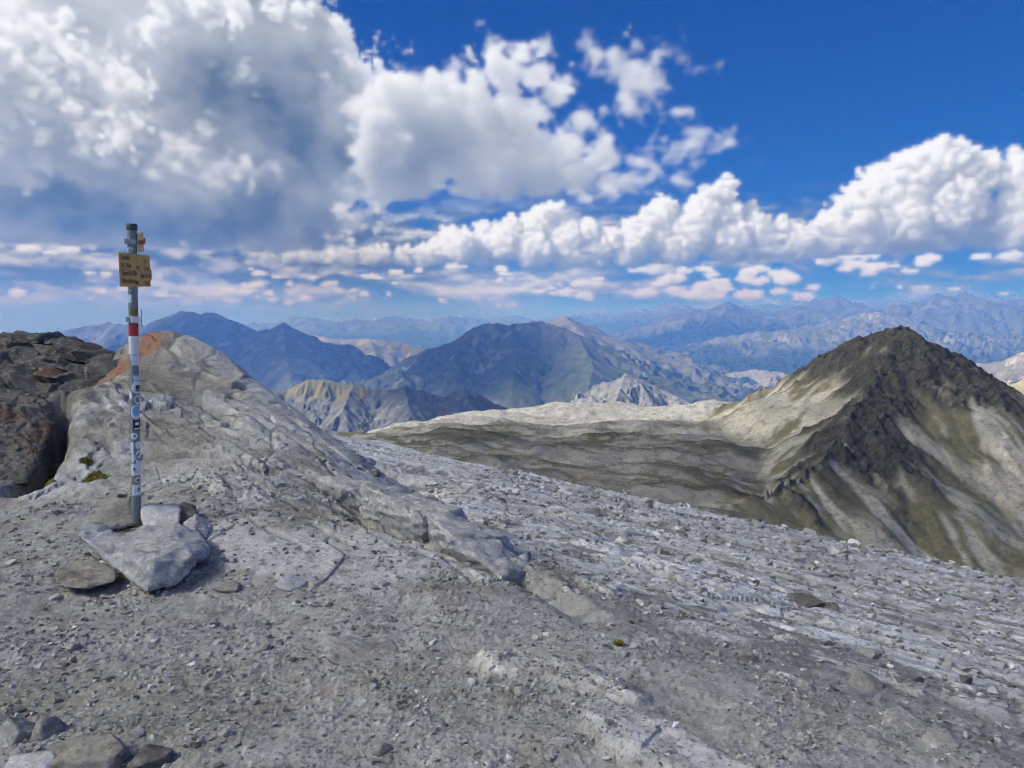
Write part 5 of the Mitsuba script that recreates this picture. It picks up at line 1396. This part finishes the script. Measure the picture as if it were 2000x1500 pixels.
part('signpost__clamp', strap(468, 9, 0.004), 'metal_grey', 'upper clamp that holds the second board')
part('signpost__clamp__bolt_block', block(up_post(472.5), -0.036, 0.012, (0.030, 0.05, 0.036)), 'metal_grey', smooth=False)
part('signpost__bracket', block(up_post(472), 0.052, -0.01, (0.055, 0.02, 0.030)), 'bracket_brown', 'rust brown bracket of the second board', smooth=False)
part('signpost__clamp', strap(523, 9, 0.004), 'metal_grey')
part('signpost__clamp', strap(618, 12, 0.005), 'paint_white', 'white clamp above the red band')
k = 'signpost__clamp_002__bolt_block'
part(k, block(up_post(624), -0.034, 0.014, (0.034, 0.04, 0.040)), 'metal_grey', smooth=False)
part(k, block(up_post(624), 0.022, 0.036, (0.055, 0.012, 0.040)), 'paint_white', smooth=False)
part('signpost__small_plate', block(up_post(622), 0.056, -0.02, (0.006, 0.10, 0.135)), 'metal_grey', 'small grey plate seen edge-on right of the white clamp', smooth=False)
for (x0, x1, y0, y1, tone, oval, text) in (
        (250, 259, 484, 492, 'sticker_white', True, None), (252, 262, 563, 574, 'sticker_navy', True, None), (252, 257.5, 576, 592, 'sticker_pale_blue', False, 'pale blue sticker below the board'), (254, 266, 604, 616, 'sticker_olive', False, 'olive sticker above the white clamp'),
        (258, 271, 694, 713, 'sticker_white', False, None), (255.5, 261, 690, 706, 'sticker_pale_blue', True, None), (260, 271, 733, 742, 'sticker_pale_blue', False, None),
        (258, 272.5, 743, 768, 'sticker_white', True, 'round white sticker with a black and red picture'), (262, 272, 771, 789, 'sticker_white', True, 'round grey sticker with a pale ring'), (254, 258, 764, 780, 'sticker_white', True, None),
        (257, 272.5, 790, 818, 'sticker_white', True, 'round pale blue sticker'), (260, 273, 819, 840, 'sticker_black', False, 'black sticker with white lettering'), (257, 268, 844, 857, 'sticker_white', True, 'small round white sticker'),
        (256.5, 261.5, 863, 884, 'sticker_white', False, None), (264, 274, 861, 876, 'sticker_white', True, None), (257.5, 263, 884, 902, 'sticker_white', True, None), (264, 275.5, 878, 906, 'sticker_white', True, 'round white and blue sticker'),
        (257.5, 275, 904, 927, 'sticker_white', False, 'square white sticker with small lettering'), (264, 273.5, 930, 942, 'sticker_white', True, 'small oval red and white sticker'), (259.5, 275.5, 945, 966, 'sticker_white', False, 'white sticker with a green mark, lowest on the post')):
    part('signpost__sticker', patch(x0, x1, y0, y1, 0.0008, oval), tone, text)
ids = {}
for (x0, x1, y0, y1, tone, oval) in ((264, 271.5, 751, 760, 'sticker_black', True), (264, 271.5, 760, 764, 'sticker_red', False), (264, 271, 774, 786, 'post_grey', True), (258.5, 272, 792, 812, 'sticker_blue', True), (264, 270, 824, 829, 'sticker_white', False), (262.5, 272, 835, 837.5, 'sticker_white', False),
                                     (260, 265, 848, 853.5, 'post_grey', True), (266, 275, 884, 899, 'sticker_navy', True), (268, 275, 887, 896, 'sticker_white', True), (261, 264.5, 912, 918, 'sticker_navy', False), (262, 273, 918, 919.6, 'metal_grey', False),
                                     (266, 272.5, 933, 940, 'sticker_red', True), (268, 272.5, 950, 960, 'sticker_green', True), (262, 268, 955, 956.4, 'metal_grey', False), (253, 261, 565, 572, 'post_grey', True), (251, 258, 486, 492, 'post_grey', True)):
    part('signpost__sticker_print', patch(x0, x1, y0, y1, 0.0016, oval), tone)
